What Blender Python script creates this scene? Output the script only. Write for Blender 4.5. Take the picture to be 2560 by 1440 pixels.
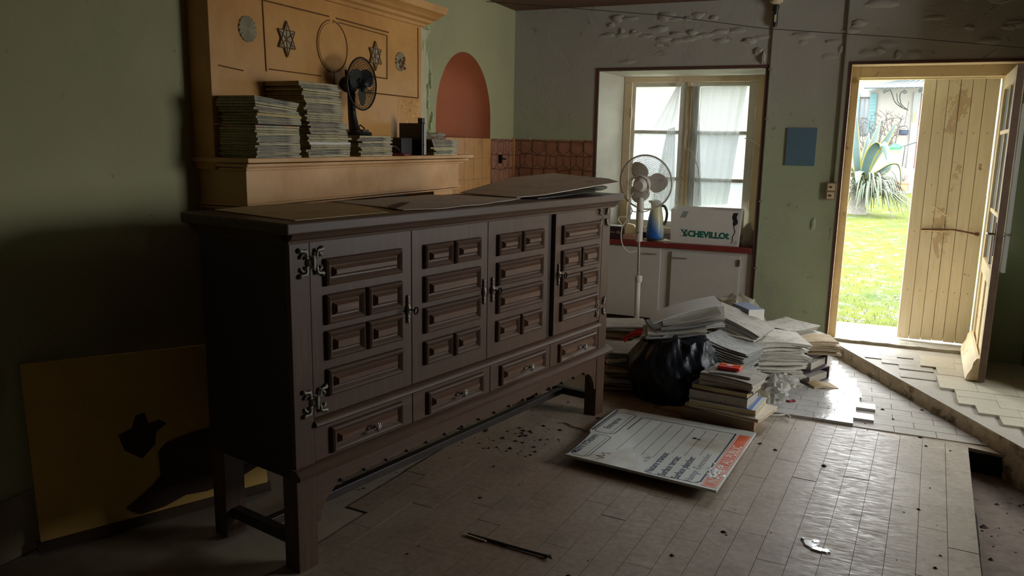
import bpy, bmesh, math, random
from mathutils import Vector, Matrix, noise
from mathutils.geometry import tessellate_polygon

scene = bpy.context.scene
for o in list(bpy.data.objects):
    bpy.data.objects.remove(o, do_unlink=True)
COL = scene.collection
rnd = random.Random(7)
PI = math.pi

# ------------------------------------------------------------------ camera
cd = bpy.data.cameras.new('camera')
cd.sensor_width = 36.0
cd.lens = 1984.0 / 2560.0 * 36.0
cd.clip_start = 0.05
cd.clip_end = 400
cam = bpy.data.objects.new('camera', cd)
COL.objects.link(cam)
def _vp(px, py):
    return Vector((px - 1280.0, py - 720.0, 1984.0)).normalized()
_dy = _vp(2155, 371)
_dx = -_vp(-3400, 270)
_dx = (_dx - _dx.dot(_dy) * _dy).normalized()
_dz = _dx.cross(_dy)
# rows are world axes expressed in the image frame (x right, y down, z forward)
_R = Matrix((_dx, _dy, _dz))
_cx, _cy, _cz = _R @ Vector((1, 0, 0)), _R @ Vector((0, 1, 0)), _R @ Vector((0, 0, 1))
_m = Matrix((_cx, -_cy, -_cz)).transposed().to_4x4()
_m.translation = Vector((0, 0, 1.5))
cam.matrix_world = _m
scene.camera = cam

# ------------------------------------------------------------------ light
scene.view_settings.view_transform = 'Standard'
scene.view_settings.look = 'None'
scene.view_settings.gamma = 1.0
scene.view_settings.use_curve_mapping = False
scene.view_settings.exposure = 3.22

world = bpy.data.worlds.new('overcast_sky')
scene.world = world
world.use_nodes = True
_bg = world.node_tree.nodes['Background']
_bg.inputs[0].default_value = (0.93, 0.97, 1.0, 1)
_bg.inputs[1].default_value = 1.6

def portal(loc, rot, sx, sy):
    l = bpy.data.lights.new('sky_portal', 'AREA')
    l.shape = 'RECTANGLE'
    l.size, l.size_y = sx, sy
    l.cycles.is_portal = True
    o = bpy.data.objects.new('sky_portal', l)
    o.location = loc
    o.rotation_euler = rot
    COL.objects.link(o)
portal((-1.25, 6.70, 1.42), (-PI / 2, 0, 0), 1.0, 1.22)
portal((0.40, 6.76, 1.0), (-PI / 2, 0, 0), 0.98, 2.06)
portal((2.62, 4.55, 1.5), (0, PI / 2, 0), 1.3, 1.4)  # portal of the added fill window on the right

# ------------------------------------------------------------------ helpers
class MB:
    """collects geometry in the frame of the thing it belongs to"""
    def __init__(self):
        self.v, self.f, self.mi, self.cur = [], [], [], 0
    def add(self, vs, fs):
        b = len(self.v)
        self.v += [tuple(x) for x in vs]
        for f in fs:
            self.f.append(tuple(b + i for i in f))
            self.mi.append(self.cur)
        return self
    def box(self, x0, y0, z0, x1, y1, z1, m=None):
        vs = [(x, y, z) for z in (z0, z1) for y in (y0, y1) for x in (x0, x1)]
        if m is not None:
            vs = [m @ Vector(v) for v in vs]
        return self.add(vs, [(0, 2, 3, 1), (4, 5, 7, 6), (0, 1, 5, 4), (2, 6, 7, 3), (0, 4, 6, 2), (1, 3, 7, 5)])
    def frustum(self, x0, y0, z0, x1, y1, z1, ins, axis='y-', m=None):
        """box whose face on -y is inset (raised panel)"""
        vs = [(x0, y1, z0), (x1, y1, z0), (x1, y1, z1), (x0, y1, z1),
              (x0 + ins, y0, z0 + ins), (x1 - ins, y0, z0 + ins), (x1 - ins, y0, z1 - ins), (x0 + ins, y0, z1 - ins)]
        if m is not None:
            vs = [m @ Vector(v) for v in vs]
        return self.add(vs, [(0, 3, 2, 1), (4, 5, 6, 7), (0, 1, 5, 4), (1, 2, 6, 5), (2, 3, 7, 6), (3, 0, 4, 7)])
    def prism(self, poly, h0, h1, fn):
        """extrude 2d polygon between h0 and h1, fn(u,v,h)->xyz"""
        n = len(poly)
        vs = [fn(u, v, h0) for u, v in poly] + [fn(u, v, h1) for u, v in poly]
        fs = [tuple(range(n - 1, -1, -1)), tuple(range(n, 2 * n))]
        fs += [(i, (i + 1) % n, n + (i + 1) % n, n + i) for i in range(n)]
        return self.add(vs, fs)
    def tube(self, pts, r, seg=8, cap=True, rads=None):
        pts = [Vector(p) for p in pts]
        n = len(pts)
        vs, fs = [], []
        t0 = (pts[1] - pts[0]).normalized()
        ref = Vector((0, 0, 1)) if abs(t0.z) < .9 else Vector((1, 0, 0))
        a = t0.cross(ref).normalized()
        for i, p in enumerate(pts):
            t = (pts[min(i + 1, n - 1)] - pts[max(i - 1, 0)])
            t = t.normalized() if t.length > 1e-9 else t0
            a = (a - a.dot(t) * t)
            a = a.normalized() if a.length > 1e-6 else t.cross(ref).normalized()
            b = t.cross(a)
            rr = rads[i] if rads else r
            for k in range(seg):
                w = 2 * PI * k / seg
                vs.append(p + (a * math.cos(w) + b * math.sin(w)) * rr)
        for i in range(n - 1):
            for k in range(seg):
                k2 = (k + 1) % seg
                fs.append((i * seg + k, i * seg + k2, (i + 1) * seg + k2, (i + 1) * seg + k))
        if cap:
            fs.append(tuple(range(seg - 1, -1, -1)))
            fs.append(tuple((n - 1) * seg + k for k in range(seg)))
        return self.add(vs, fs)
    def lathe(self, prof, seg=24, m=None, cap=True):
        """profile of (r,z) around z"""
        n = len(prof)
        vs = []
        for r, z in prof:
            for k in range(seg):
                w = 2 * PI * k / seg
                vs.append(Vector((r * math.cos(w), r * math.sin(w), z)))
        if m is not None:
            vs = [m @ v for v in vs]
        fs = []
        for i in range(n - 1):
            for k in range(seg):
                k2 = (k + 1) % seg
                fs.append((i * seg + k, i * seg + k2, (i + 1) * seg + k2, (i + 1) * seg + k))
        if cap:
            fs.append(tuple(range(seg - 1, -1, -1)))
            fs.append(tuple((n - 1) * seg + k for k in range(seg)))
        return self.add(vs, fs)
    def grid(self, nu, nv, fn, thick=None):
        """fn(u,v)->xyz; thick: offset vector making a closed slab"""
        vs = [Vector(fn(i / nu, j / nv)) for j in range(nv + 1) for i in range(nu + 1)]
        W = nu + 1
        fs = [(j * W + i, j * W + i + 1, (j + 1) * W + i + 1, (j + 1) * W + i) for j in range(nv) for i in range(nu)]
        if thick is not None:
            t = Vector(thick)
            N = len(vs)
            vs = vs + [v - t for v in vs]
            fs = fs + [tuple(N + k for k in reversed(f)) for f in fs]
            for i in range(nu):
                fs.append((i + 1, i, N + i, N + i + 1))
                b = nv * W
                fs.append((b + i, b + i + 1, N + b + i + 1, N + b + i))
            for j in range(nv):
                fs.append((j * W, (j + 1) * W, N + (j + 1) * W, N + j * W))
                fs.append(((j + 1) * W + nu, j * W + nu, N + j * W + nu, N + (j + 1) * W + nu))
        return self.add(vs, fs)
    def mesh(self, name, mats, smooth=None):
        me = bpy.data.meshes.new(name)
        me.from_pydata(self.v, [], self.f)
        if not isinstance(mats, (list, tuple)):
            mats = [mats]
        for m in mats:
            me.materials.append(m)
        if len(mats) > 1:
            me.polygons.foreach_set('material_index', self.mi)
        bm = bmesh.new()
        bm.from_mesh(me)
        bmesh.ops.recalc_face_normals(bm, faces=bm.faces)
        bm.to_mesh(me)
        bm.free()
        if smooth:
            me.polygons.foreach_set('use_smooth', [True] * len(me.polygons))
            me.set_sharp_from_angle(angle=math.radians(smooth))
        me.update()
        return me
    def build(self, name, mats, parent=None, smooth=None, bevel=0, loc=None, rot=None):
        o = bpy.data.objects.new(name, self.mesh(name, mats, smooth))
        COL.objects.link(o)
        if parent is not None:
            o.parent = parent
        if loc is not None:
            o.location = loc
        if rot is not None:
            o.rotation_euler = rot
        if bevel:
            b = o.modifiers.new('bevel', 'BEVEL')
            b.width = bevel
            b.segments = 2
            b.limit_method = 'ANGLE'
            b.angle_limit = math.radians(40)
        return o

def inst(name, me, parent=None, loc=(0, 0, 0), rot=(0, 0, 0), sc=None):
    o = bpy.data.objects.new(name, me)
    COL.objects.link(o)
    if parent is not None:
        o.parent = parent
    o.location = loc
    o.rotation_euler = rot
    if sc is not None:
        o.scale = sc
    return o

def tag(o, label, cat, group=None, kind=None):
    o['label'] = label
    o['category'] = cat
    if group:
        o['group'] = group
    if kind:
        o['kind'] = kind
    return o

def struct(o, label, cat=None):
    o['kind'] = 'structure'
    if label:
        o['label'] = label
    if cat:
        o['category'] = cat
    return o

def thing(name, label, cat, loc=(0, 0, 0), rotz=0, group=None):
    o = bpy.data.objects.new(name, None)
    o.empty_display_size = .1
    COL.objects.link(o)
    o.location = loc
    o.rotation_euler = (0, 0, rotz)
    return tag(o, label, cat, group)

def T(x=0, y=0, z=0, rx=0, ry=0, rz=0):
    return Matrix.Translation((x, y, z)) @ Matrix.Rotation(rz, 4, 'Z') @ Matrix.Rotation(ry, 4, 'Y') @ Matrix.Rotation(rx, 4, 'X')

def slab_holes(mb, outer, holes, fn, t, holes_back=None):
    """wall sheet of thickness t with holes; fn(u,v,h)->xyz with h in 0..t"""
    for h, hs in ((0, holes), (t, holes_back or holes)):
        polys = [[Vector((u, v, 0)) for u, v in outer]] + [[Vector((u, v, 0)) for u, v in p] for p in hs]
        flat = [p for q in polys for p in q]
        mb.add([fn(p.x, p.y, h) for p in flat], tessellate_polygon(polys))
    def rim(a, b):
        n = len(a)
        mb.add([fn(u, v, 0) for u, v in a] + [fn(u, v, t) for u, v in b],
               [(i, (i + 1) % n, n + (i + 1) % n, n + i) for i in range(n)])
    rim(outer, outer)
    for a, b in zip(holes, holes_back or holes):
        rim(a, b)
    return mb

def rect(x0, z0, x1, z1):
    return [(x0, z0), (x1, z0), (x1, z1), (x0, z1)]

_font_cache = {}
def text_mesh(name, s, size, mat, depth=.0004, offset=0., align='LEFT', sx=1.):
    c = bpy.data.curves.new(name, 'FONT')
    c.body = s
    c.size = size
    c.extrude = depth
    c.offset = offset
    c.align_x = align
    c.resolution_u = 3
    o = bpy.data.objects.new(name, c)
    COL.objects.link(o)
    dg = bpy.context.evaluated_depsgraph_get()
    dg.update()
    me = bpy.data.meshes.new_from_object(o.evaluated_get(dg))
    bpy.data.objects.remove(o, do_unlink=True)
    me.name = name
    if sx != 1.:
        for v in me.vertices:
            v.co.x *= sx
    me.materials.clear()
    me.materials.append(mat)
    return me

_ORD = 'first second third fourth fifth sixth seventh eighth ninth tenth eleventh twelfth thirteenth fourteenth fifteenth sixteenth seventeenth eighteenth nineteenth twentieth'.split()
def ordinal(i):
    if i < 20:
        return _ORD[i]
    return ('twenty-' if i < 29 else 'thirty-') + _ORD[i - 20 if i < 29 else i - 30] if i != 29 else 'thirtieth'
# ------------------------------------------------------------------ materials
class NT:
    def __init__(self, name):
        self.m = bpy.data.materials.new(name)
        self.m.use_nodes = True
        self.t = self.m.node_tree
        self.b = self.t.nodes['Principled BSDF']
    def n(self, typ, **kw):
        nd = self.t.nodes.new('ShaderNode' + typ)
        for k, v in kw.items():
            if k.startswith('i_'):
                key = k[2:]
                key = int(key) if key.isdigit() else key.replace('_', ' ')
                nd.inputs[key].default_value = v
            else:
                setattr(nd, k, v)
        return nd
    def l(self, a, b):
        self.t.links.new(a, b)
    def coord(self, scale=(1, 1, 1), kind='Object', rot=(0, 0, 0)):
        tc = self.n('TexCoord')
        mp = self.n('Mapping')
        mp.inputs['Scale'].default_value = scale
        mp.inputs['Rotation'].default_value = rot
        self.l(tc.outputs[kind], mp.inputs[0])
        return mp.outputs[0]
    def noise(self, vec, scale, detail=4, rough=.6, dist=0):
        nd = self.n('TexNoise', i_Scale=scale, i_Detail=detail, i_Roughness=rough, i_Distortion=dist)
        self.l(vec, nd.inputs['Vector'])
        return nd.outputs[0]
    def ramp(self, fac, stops, interp='LINEAR'):
        r = self.n('ValToRGB')
        r.color_ramp.interpolation = interp
        els = r.color_ramp.elements
        while len(els) < len(stops):
            els.new(.5)
        for e, (p, c) in zip(els, stops):
            e.position = p
            e.color = (*c, 1) if len(c) == 3 else c
        self.l(fac, r.inputs[0])
        return r.outputs[0]
    def mix(self, fac, a, b, mode='MIX'):
        nd = self.n('Mix', data_type='RGBA', blend_type=mode)
        for sock, val in ((nd.inputs[0], fac), (nd.inputs[6], a), (nd.inputs[7], b)):
            if hasattr(val, 'links'):
                self.l(val, sock)
            elif isinstance(val, (int, float)):
                sock.default_value = val
            else:
                sock.default_value = (*val, 1)
        return nd.outputs[2]
    def bump(self, h, strength=.3, dist=.01, normal=None):
        nd = self.n('Bump', i_Strength=strength, i_Distance=dist)
        self.l(h, nd.inputs['Height'])
        if normal is not None:
            self.l(normal, nd.inputs['Normal'])
        self.l(nd.outputs[0], self.b.inputs['Normal'])
        return nd.outputs[0]
    def col(self, c):
        if hasattr(c, 'links'):
            self.l(c, self.b.inputs['Base Color'])
        else:
            self.b.inputs['Base Color'].default_value = (*c, 1)
    def rough(self, r):
        if hasattr(r, 'links'):
            self.l(r, self.b.inputs['Roughness'])
        else:
            self.b.inputs['Roughness'].default_value = r

def S(h):
    """sRGB hex/tuple to linear"""
    if isinstance(h, str):
        h = tuple(int(h[i:i + 2], 16) for i in (0, 2, 4))
    return tuple((c / 255 / 12.92) if c / 255 <= .04045 else ((c / 255 + .055) / 1.055) ** 2.4 for c in h)

def sc(c, k):
    return tuple(min(1., x * k) for x in c)

_mats = {}
def basic(name, c, rough=.7, var=.18, scale=14., bump=.12, metal=0., spec=.5, dirt=None, dscale=5., dth=(.55, .7), stretch=(1, 1, 1), trans=0., bdist=.004):
    if name in _mats:
        return _mats[name]
    n = NT(name)
    v = n.coord(stretch)
    f = n.noise(v, scale, 5, .6)
    col = n.ramp(f, [(.25, sc(c, 1 - var)), (.75, sc(c, 1 + var))])
    if dirt is not None:
        d = n.noise(v, dscale, 6, .65, .3)
        k = n.ramp(d, [(dth[0], (0, 0, 0)), (dth[1], (1, 1, 1))])
        col = n.mix(k, col, dirt)
    n.col(col)
    n.rough(rough)
    n.b.inputs['Metallic'].default_value = metal
    n.b.inputs['Specular IOR Level'].default_value = spec
    if trans:
        n.b.inputs['Transmission Weight'].default_value = trans
    if bump:
        n.bump(f, bump, bdist)
    _mats[name] = n.m
    return n.m

def wood(name, c, c2, rough=.5, axis='X', scale=5., bump=.15, spec=.5, dust=None, coat=0.):
    if name in _mats:
        return _mats[name]
    n = NT(name)
    st = {'X': (.7, 9, 9), 'Y': (9, .7, 9), 'Z': (9, 9, .7)}[axis]
    v = n.coord(st)
    g = n.noise(v, scale, 7, .62, .6)
    v2 = n.coord()
    big = n.noise(v2, 2.5, 3, .5)
    col = n.ramp(g, [(.28, sc(c2, .75)), (.48, c), (.72, c2)])
    col = n.mix(.35, col, n.ramp(big, [(.3, sc(c, .6)), (.7, sc(c2, 1.2))]), 'MULTIPLY') if False else n.mix(.25, col, n.ramp(big, [(.3, sc(c, .7)), (.7, c2)]))
    if dust is not None:
        d = n.noise(v2, 9, 6, .7)
        col = n.mix(n.ramp(d, [(.5, (0, 0, 0)), (.75, (.6, .6, .6))]), col, dust)
    n.col(col)
    n.rough(rough)
    n.b.inputs['Specular IOR Level'].default_value = spec
    n.b.inputs['Coat Weight'].default_value = coat
    n.bump(g, bump, .003)
    _mats[name] = n.m
    return n.m
# ------------------------------------------------------------------ room materials
def plaster(name, c, c2, c3, peel=.6, bumpk=.5, zmix=None):
    n = NT(name)
    v = n.coord()
    big = n.noise(v, 1.1, 6, .62, .4)
    mid = n.noise(v, 5, 8, .68, .6)
    fine = n.noise(v, 45, 4, .6)
    col = n.ramp(big, [(.3, c), (.55, sc(c, .92)), (.75, c2)])
    if zmix is not None:
        sep = n.n('SeparateXYZ')
        n.l(n.n('TexCoord').outputs['Object'], sep.inputs[0])
        add = n.n('Math', operation='ADD')
        n.l(sep.outputs[2], add.inputs[0])
        mm = n.n('Math', operation='MULTIPLY', i_1=.7)
        n.l(big, mm.inputs[0])
        n.l(mm.outputs[0], add.inputs[1])
        k = n.ramp(add.outputs[0], [(0, (0, 0, 0)), (1, (1, 1, 1))])
        mr = n.n('MapRange', i_1=zmix[0], i_2=zmix[1])
        n.l(add.outputs[0], mr.inputs[0])
        col = n.mix(mr.outputs[0], col, zmix[2])
    p = n.ramp(mid, [(peel, (0, 0, 0)), (peel + .03, (1, 1, 1))])
    col = n.mix(p, col, c3)
    spots = n.noise(v, 14, 3, .5)
    col = n.mix(n.ramp(spots, [(.7, (0, 0, 0)), (.76, (.7, .7, .7))]), col, sc(c3, .5))
    n.col(col)
    n.rough(.78)
    n.b.inputs['Specular IOR Level'].default_value = .3
    h = n.mix(.15, mid, fine)
    n.bump(n.mix(.4, h, p), bumpk, .02)
    return n.m

M_farwall = plaster('far_wall_paint', S((184, 192, 156)), S((164, 164, 144)), S((204, 194, 170)), .64, .9, (1.75, 2.35, S((182, 178, 164))))
M_leftwall = plaster('left_wall_paint', S((176, 172, 130)), S((156, 156, 120)), S((188, 176, 140)), .7, .35)
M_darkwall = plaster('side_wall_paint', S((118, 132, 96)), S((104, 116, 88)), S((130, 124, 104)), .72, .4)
M_ceil = wood('ceiling_wood', S((92, 62, 46)), S((128, 88, 62)), .75, 'X', 4, .3)
M_reveal = basic('reveal_whitewash', S((205, 200, 180)), .8, .1, 6, .3, dirt=S((150, 132, 104)), dscale=5, dth=(.62, .7))
M_niche = basic('niche_orange_paint', S((176, 98, 58)), .75, .1, 3, .1, dirt=S((196, 140, 96)), dscale=9, dth=(.7, .74))
M_edge = basic('brown_edge_paint', S((96, 60, 50)), .6, .15, 9, .1)
M_skirt = basic('skirting_paint', S((150, 132, 104)), .7, .15, 9, .2, dirt=S((110, 92, 72)))
M_cream = basic('cream_joinery_paint', S((228, 206, 168)), .6, .1, 9, .2, dirt=S((180, 144, 100)), dscale=7, dth=(.63, .7))
M_creamdoor = basic('weathered_cream_paint', S((236, 216, 174)), .6, .1, 7, .35, dirt=S((190, 158, 116)), dscale=9, dth=(.60, .64))

YW = 6.17          # inner face of the far wall
XL = -2.67         # inner face of the left wall
ZC = 2.545
XR = 2.3
YB = -1.6
ZU_ = .075
W2Y0, W2Y1 = 3.85, 5.25

# far wall: window bay to the floor, door bay
mb = MB()
fn = lambda u, v, h: (u, YW + h, v)
inner = rect(-3.1, -.5, XR + .4, 3.0)
hw, hd = rect(-1.948, -.02, -.682, 2.063), rect(-.115, -.02, .93, 2.075)
hwb, hdb = rect(-1.80, -.02, -.70, 2.035), rect(-.115, -.02, .93, 2.075)
slab_holes(mb, inner, [hw, hd], fn, .25, [hwb, hdb])
wall_far = struct(mb.build('wall_far', M_farwall), 'grey-green stained plaster wall holding the window and the open door')
mb = MB()
fn2 = lambda u, v, h: (u, YW + .25 + h, v)
slab_holes(mb, inner, [rect(-1.74, .80, -.76, 2.0), rect(-.062, -.02, .86, 2.0)], fn2, .25)
mb.build('outer_masonry', M_reveal, wall_far)
# pale lining of the bays
mb = MB()
def quad(a, b, c, d, t=(0, 0, 0)):
    mb.add([a, b, c, d], [(0, 1, 2, 3)])
e = .004
for (x0, x0b, x1, x1b, zt, ztb) in ((-1.948 + e, -1.80 + e, -.682 - e, -.70 - e, 2.063 - e, 2.035 - e),):
    y0, y1 = YW + .001, YW + .25
    mb.grid(1, 1, lambda u, v: (x0 + (x0b - x0) * u, y0 + (y1 - y0) * u, zt * v + (ztb - zt) * u * v), (-.003, 0, 0))
    mb.grid(1, 1, lambda u, v: (x1 + (x1b - x1) * u, y0 + (y1 - y0) * u, zt * v + (ztb - zt) * u * v), (.003, 0, 0))
    mb.grid(1, 1, lambda u, v: (x0 + (x1 - x0) * v + ((x0b - x0) * (1 - v) + (x1b - x1) * v) * u, y0 + (y1 - y0) * u, zt + (ztb - zt) * u), (0, 0, .003))
mb.build('reveal_lining', M_reveal, wall_far)
# brown painted edge round the window bay
mb = MB()
for a in ((-1.966, 0, -1.946, 2.0629), (-.684, 0, -.668, 2.0629), (-1.966, 2.063, -.668, 2.082)):
    mb.box(a[0], YW - .006, a[1], a[2], YW + .004, a[3])
mb.build('edge_trim', M_edge, wall_far)
# lumps of loose plaster above the window
mb = MB()
r2 = random.Random(3)
def flake(mb, fn, cx, cz, rx, rz, lift, seed, n=11, shrink=.5):
    rr = random.Random(seed)
    ring = [(cx + rx * math.cos(2 * PI * k / n) * rr.uniform(.65, 1.2), cz + rz * math.sin(2 * PI * k / n) * rr.uniform(.65, 1.2)) for k in range(n)]
    ring2 = [(cx + (a - cx) * shrink, cz + (b - cz) * shrink) for a, b in ring]
    vs = [fn(a, b, 0) for a, b in ring] + [fn(a, b, lift) for a, b in ring2]
    mb.add(vs, [tuple(range(n, 2 * n))] + [(i, (i + 1) % n, n + (i + 1) % n, n + i) for i in range(n)])
ffar = lambda u, v, h: (u, YW - h, v)
for k in range(46):
    flake(mb, ffar, r2.uniform(-1.9, .9), r2.uniform(2.12, 2.5), r2.uniform(.02, .09), r2.uniform(.012, .04), r2.uniform(.005, .016), k, shrink=.6)
for k in range(10):
    flake(mb, ffar, -1.9 + k * .11 + r2.uniform(-.02, .02), 2.30 + .03 * math.sin(k * .9) + (.03 if k == 0 else 0), .075, .022, .009, 100 + k, shrink=.55)
flake(mb, ffar, -.71, 2.13, .018, .05, .03, 31, shrink=.5)
flake(mb, ffar, -.28, .95, .02, .06, .008, 33, shrink=.6)
mb.build('loose_plaster', M_farwall, wall_far, smooth=50)['kind'] = 'stuff'

# allege wall and sill under the window
mb = MB()
mb.box(-1.80, YW + .235, 0, -.70, YW + .27, .82)
mb.build('window_breast', M_reveal, wall_far)

# left wall with arched niche
mb = MB()
yc, yr, zs, zr = 5.278, .436, 1.522, .606
arch = [(4.842, zs), (5.714, zs)]
for k in range(1, 20):
    w = PI * k / 20
    arch.append((yc + yr * math.cos(w), zs + .12 + (zr - .12) * math.sin(w) if True else 0))
arch = [(4.842, zs), (5.714, zs)] + [(yc + yr * math.cos(PI * k / 24), 1.66 + .468 * math.sin(PI * k / 24)) for k in range(25)]
fnl = lambda u, v, h: (XL - h, u, v)
slab_holes(mb, rect(YB - .3, -.5, YW + .1, 3.0), [arch], fnl, .4)
wall_left = struct(mb.build('wall_left', M_leftwall), 'pale green plaster wall with an arched niche')
mb = MB()
n_ = len(arch)
ring0 = [(XL + .001, y, z) for y, z in arch]
rings = [ring0]
for k in range(1, 7):
    t = k / 6
    s = math.cos(t * PI / 2) * .75 + .25
    d = math.sin(t * PI / 2) * .2
    rings.append([(XL - d, yc + (y - yc) * (s if True else 1), zs + (z - zs) * (1 - .22 * t)) for y, z in arch])
vs = [p for r in rings for p in r]
fs = [(a * n_ + i, a * n_ + (i + 1) % n_, (a + 1) * n_ + (i + 1) % n_, (a + 1) * n_ + i) for a in range(6) for i in range(n_)]
fs.append(tuple(6 * n_ + i for i in range(n_)))
mb.add(vs, fs)
mb.build('niche', M_niche, wall_left, smooth=50)
# peeling strip beside the chimney
mb = MB()
fl_l = lambda u, v, h: (XL + h, u, v)
r2 = random.Random(11)
for k in range(17):
    z = 1.55 + k * .038 + r2.uniform(-.02, .02)
    flake(mb, fl_l, 4.74 + .03 * math.sin(k * .7) + r2.uniform(-.015, .015), z, r2.uniform(.006, .02), r2.uniform(.02, .06), r2.uniform(.004, .02), 60 + k, n=7, shrink=.7)
for k in range(7):
    flake(mb, fl_l, 4.58 + r2.uniform(-.04, .05), 1.62 + r2.uniform(0, .45), r2.uniform(.006, .02), r2.uniform(.02, .05), r2.uniform(.004, .02), 160 + k, n=7, shrink=.7)
for k in range(8):
    flake(mb, fl_l, 4.55 + r2.uniform(-.05, .2), 2.2 + r2.uniform(-.12, .12), r2.uniform(.03, .07), r2.uniform(.02, .06), r2.uniform(.01, .03), 90 + k, shrink=.6)
mb2 = MB()
flake(mb2, fl_l, 4.655, 1.86, .085, .36, .004, 400, n=40, shrink=.93)
flake(mb2, fl_l, 4.66, 2.19, .10, .06, .0052, 401, n=26, shrink=.9)
mb2.build('exposed_plaster', basic('exposed_beige_plaster', S((204, 194, 160)), .9, .12, 12, .4), wall_left)
M_peel = basic('peeling_green_paint', S((176, 188, 140)), .7, .15, 12, .3)
mb.build('peeling_paint', M_peel, wall_left)['kind'] = 'stuff'

# other walls, ceiling
mb = MB()
slab_holes(mb, rect(YB - .3, -.5, YW + .1, 3.0), [rect(W2Y0, .85, W2Y1, 2.15)], lambda u, v, h: (XR + h, u, v), .3)
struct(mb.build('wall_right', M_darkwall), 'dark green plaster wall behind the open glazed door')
w2 = struct(thing('added_fill_window', 'added unseen window in the right-hand wall for fill light', 'window', (XR + .12, (W2Y0 + W2Y1) / 2, .85)), None)  # unseen window, added to bring fill daylight onto fireplace and sideboard
for nm, a in (('frame_jamb', (-.04, -(W2Y1 - W2Y0) / 2, 0, .04, -(W2Y1 - W2Y0) / 2 + .06, 1.3)), ('frame_jamb', (-.04, (W2Y1 - W2Y0) / 2 - .06, 0, .04, (W2Y1 - W2Y0) / 2, 1.3)), ('frame_head', (-.04, -(W2Y1 - W2Y0) / 2, 1.24, .04, (W2Y1 - W2Y0) / 2, 1.3)), ('frame_sill', (-.04, -(W2Y1 - W2Y0) / 2, 0, .04, (W2Y1 - W2Y0) / 2, .06)), ('centre_post', (-.03, -.03, .06, .03, .03, 1.24))):
    mb = MB(); mb.box(*a); mb.build(nm, M_cream, w2, bevel=.004)
mb = MB(); mb.box(1.12, 5.36, ZU_, XR, YW, ZC)
struct(mb.build('added_light_block', M_darkwall), 'added unseen block shading the corner right of the door')  # unseen block, added to keep the fill light off behind the glazed leaf
mb = MB(); mb.box(-3.1, YB - .3, -.5, XR + .3, YB, 3.0)
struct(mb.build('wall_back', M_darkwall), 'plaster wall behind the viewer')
mb = MB(); mb.box(-3.1, YB - .3, ZC, XR + .4, YW + .5, ZC + .15)
ceil = struct(mb.build('ceiling', M_ceil), 'brown boarded ceiling with beams')
for k, y in enumerate((0.0, 1.4, 2.8, 4.2)):
    mb = MB(); mb.box(XL, y, ZC - .16, XR, y + .16, ZC + .01)
    mb.build('beam', M_ceil, ceil, bevel=.01)

# tile dado on the left wall and far wall
M_tileplain = basic('ochre_wall_tile', S((196, 142, 84)), .35, .1, 5, .05, dirt=S((170, 112, 62)), dscale=8)
def clover_tile():
    n = NT('patterned_brown_tile')
    v = n.coord((1, 1, 1))
    vo = n.n('TexVoronoi', i_Scale=9., feature='DISTANCE_TO_EDGE')
    vo.inputs['Randomness'].default_value = .15
    n.l(v, vo.inputs['Vector'])
    f = n.noise(v, 12, 4, .6)
    col = n.ramp(f, [(.3, S((150, 104, 82))), (.7, S((178, 128, 100)))])
    k = n.ramp(vo.outputs['Distance'], [(.02, (1, 1, 1)), (.08, (0, 0, 0))])
    col = n.mix(k, col, S((118, 78, 62)))
    n.col(col); n.rough(.3)
    n.bump(k, .2, .002)
    return n.m
M_tilepat = clover_tile()
# far wall tiles, clover-shaped outlines: long hexagon pieces with small lozenges between
def hexagon(cx, cz, w, h, k=.45):
    return [(cx - w / 2, cz - h / 2 * k), (cx, cz - h / 2), (cx + w / 2, cz - h / 2 * k), (cx + w / 2, cz + h / 2 * k), (cx, cz + h / 2), (cx - w / 2, cz + h / 2 * k)]
def clip_poly(poly, axis, lim, keep):
    out = []
    for i in range(len(poly)):
        a, b = poly[i], poly[(i + 1) % len(poly)]
        ina, inb = keep * (a[axis] - lim) >= 0, keep * (b[axis] - lim) >= 0
        if ina:
            out.append(a)
        if ina != inb:
            t = (lim - a[axis]) / (b[axis] - a[axis])
            out.append((a[0] + (b[0] - a[0]) * t, a[1] + (b[1] - a[1]) * t))
    return out
TW, TH = .112, .158
def pattern(parent, lo, hi, z0, z1, fnp, mat):
    row = 0
    z = z1 - .05
    while z > z0 - TH:
        x = lo - TW + (TW / 2 if row % 2 else 0)
        while x < hi + TW:
            p = hexagon(x, z, TW - .005, TH - .006)
            for ax, lim, k in ((0, lo + .002, 1), (0, hi - .002, -1), (1, z0, 1), (1, z1 - .003, -1)):
                if p:
                    p = clip_poly(p, ax, lim, k)
            if len(p) > 2:
                mb = MB(); mb.prism(p, 0, .008, fnp)
                mb.build('wall_tile', mat, parent)
            x += TW
        z -= TH * .725
        row += 1
pattern(wall_far, XL, -1.968, 1.05, 1.527, lambda u, v, h: (u, YW - h, v), M_tilepat)
pattern(wall_left, 5.72, YW - .009, 1.05, 1.527, lambda u, v, h: (XL + h, u, v), M_tilepat)
for i in range(6):
    for j in range(4):
        y0 = 4.80 + i * .153
        z1 = 1.524 - j * .153
        mb = MB(); mb.prism(rect(y0 + .0015, z1 - .1515, y0 + .1515, z1), 0, .008, lambda u, v, h: (XL + h, u, v))
        mb.build('wall_tile', M_tileplain, wall_left, bevel=.0015)
mb = MB(); mb.box(XL, YW - .03, 1.05, XL + .02, YW, 1.53)
mb.build('corner_strip', M_tileplain, wall_left)
mb = MB(); mb.box(XL + .008, 5.86, 1.33, XL + .03, 5.885, 1.40); mb.tube([(XL + .02, 5.87, 1.37), (XL + .07, 5.87, 1.365)], .006, 6)
tag(mb.build('wall_hook', basic('dark_iron', S((40, 36, 34)), .5, .2, 20, .2, metal=.8)), 'small dark metal hook on the patterned tiles by the corner', 'hook')

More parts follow.
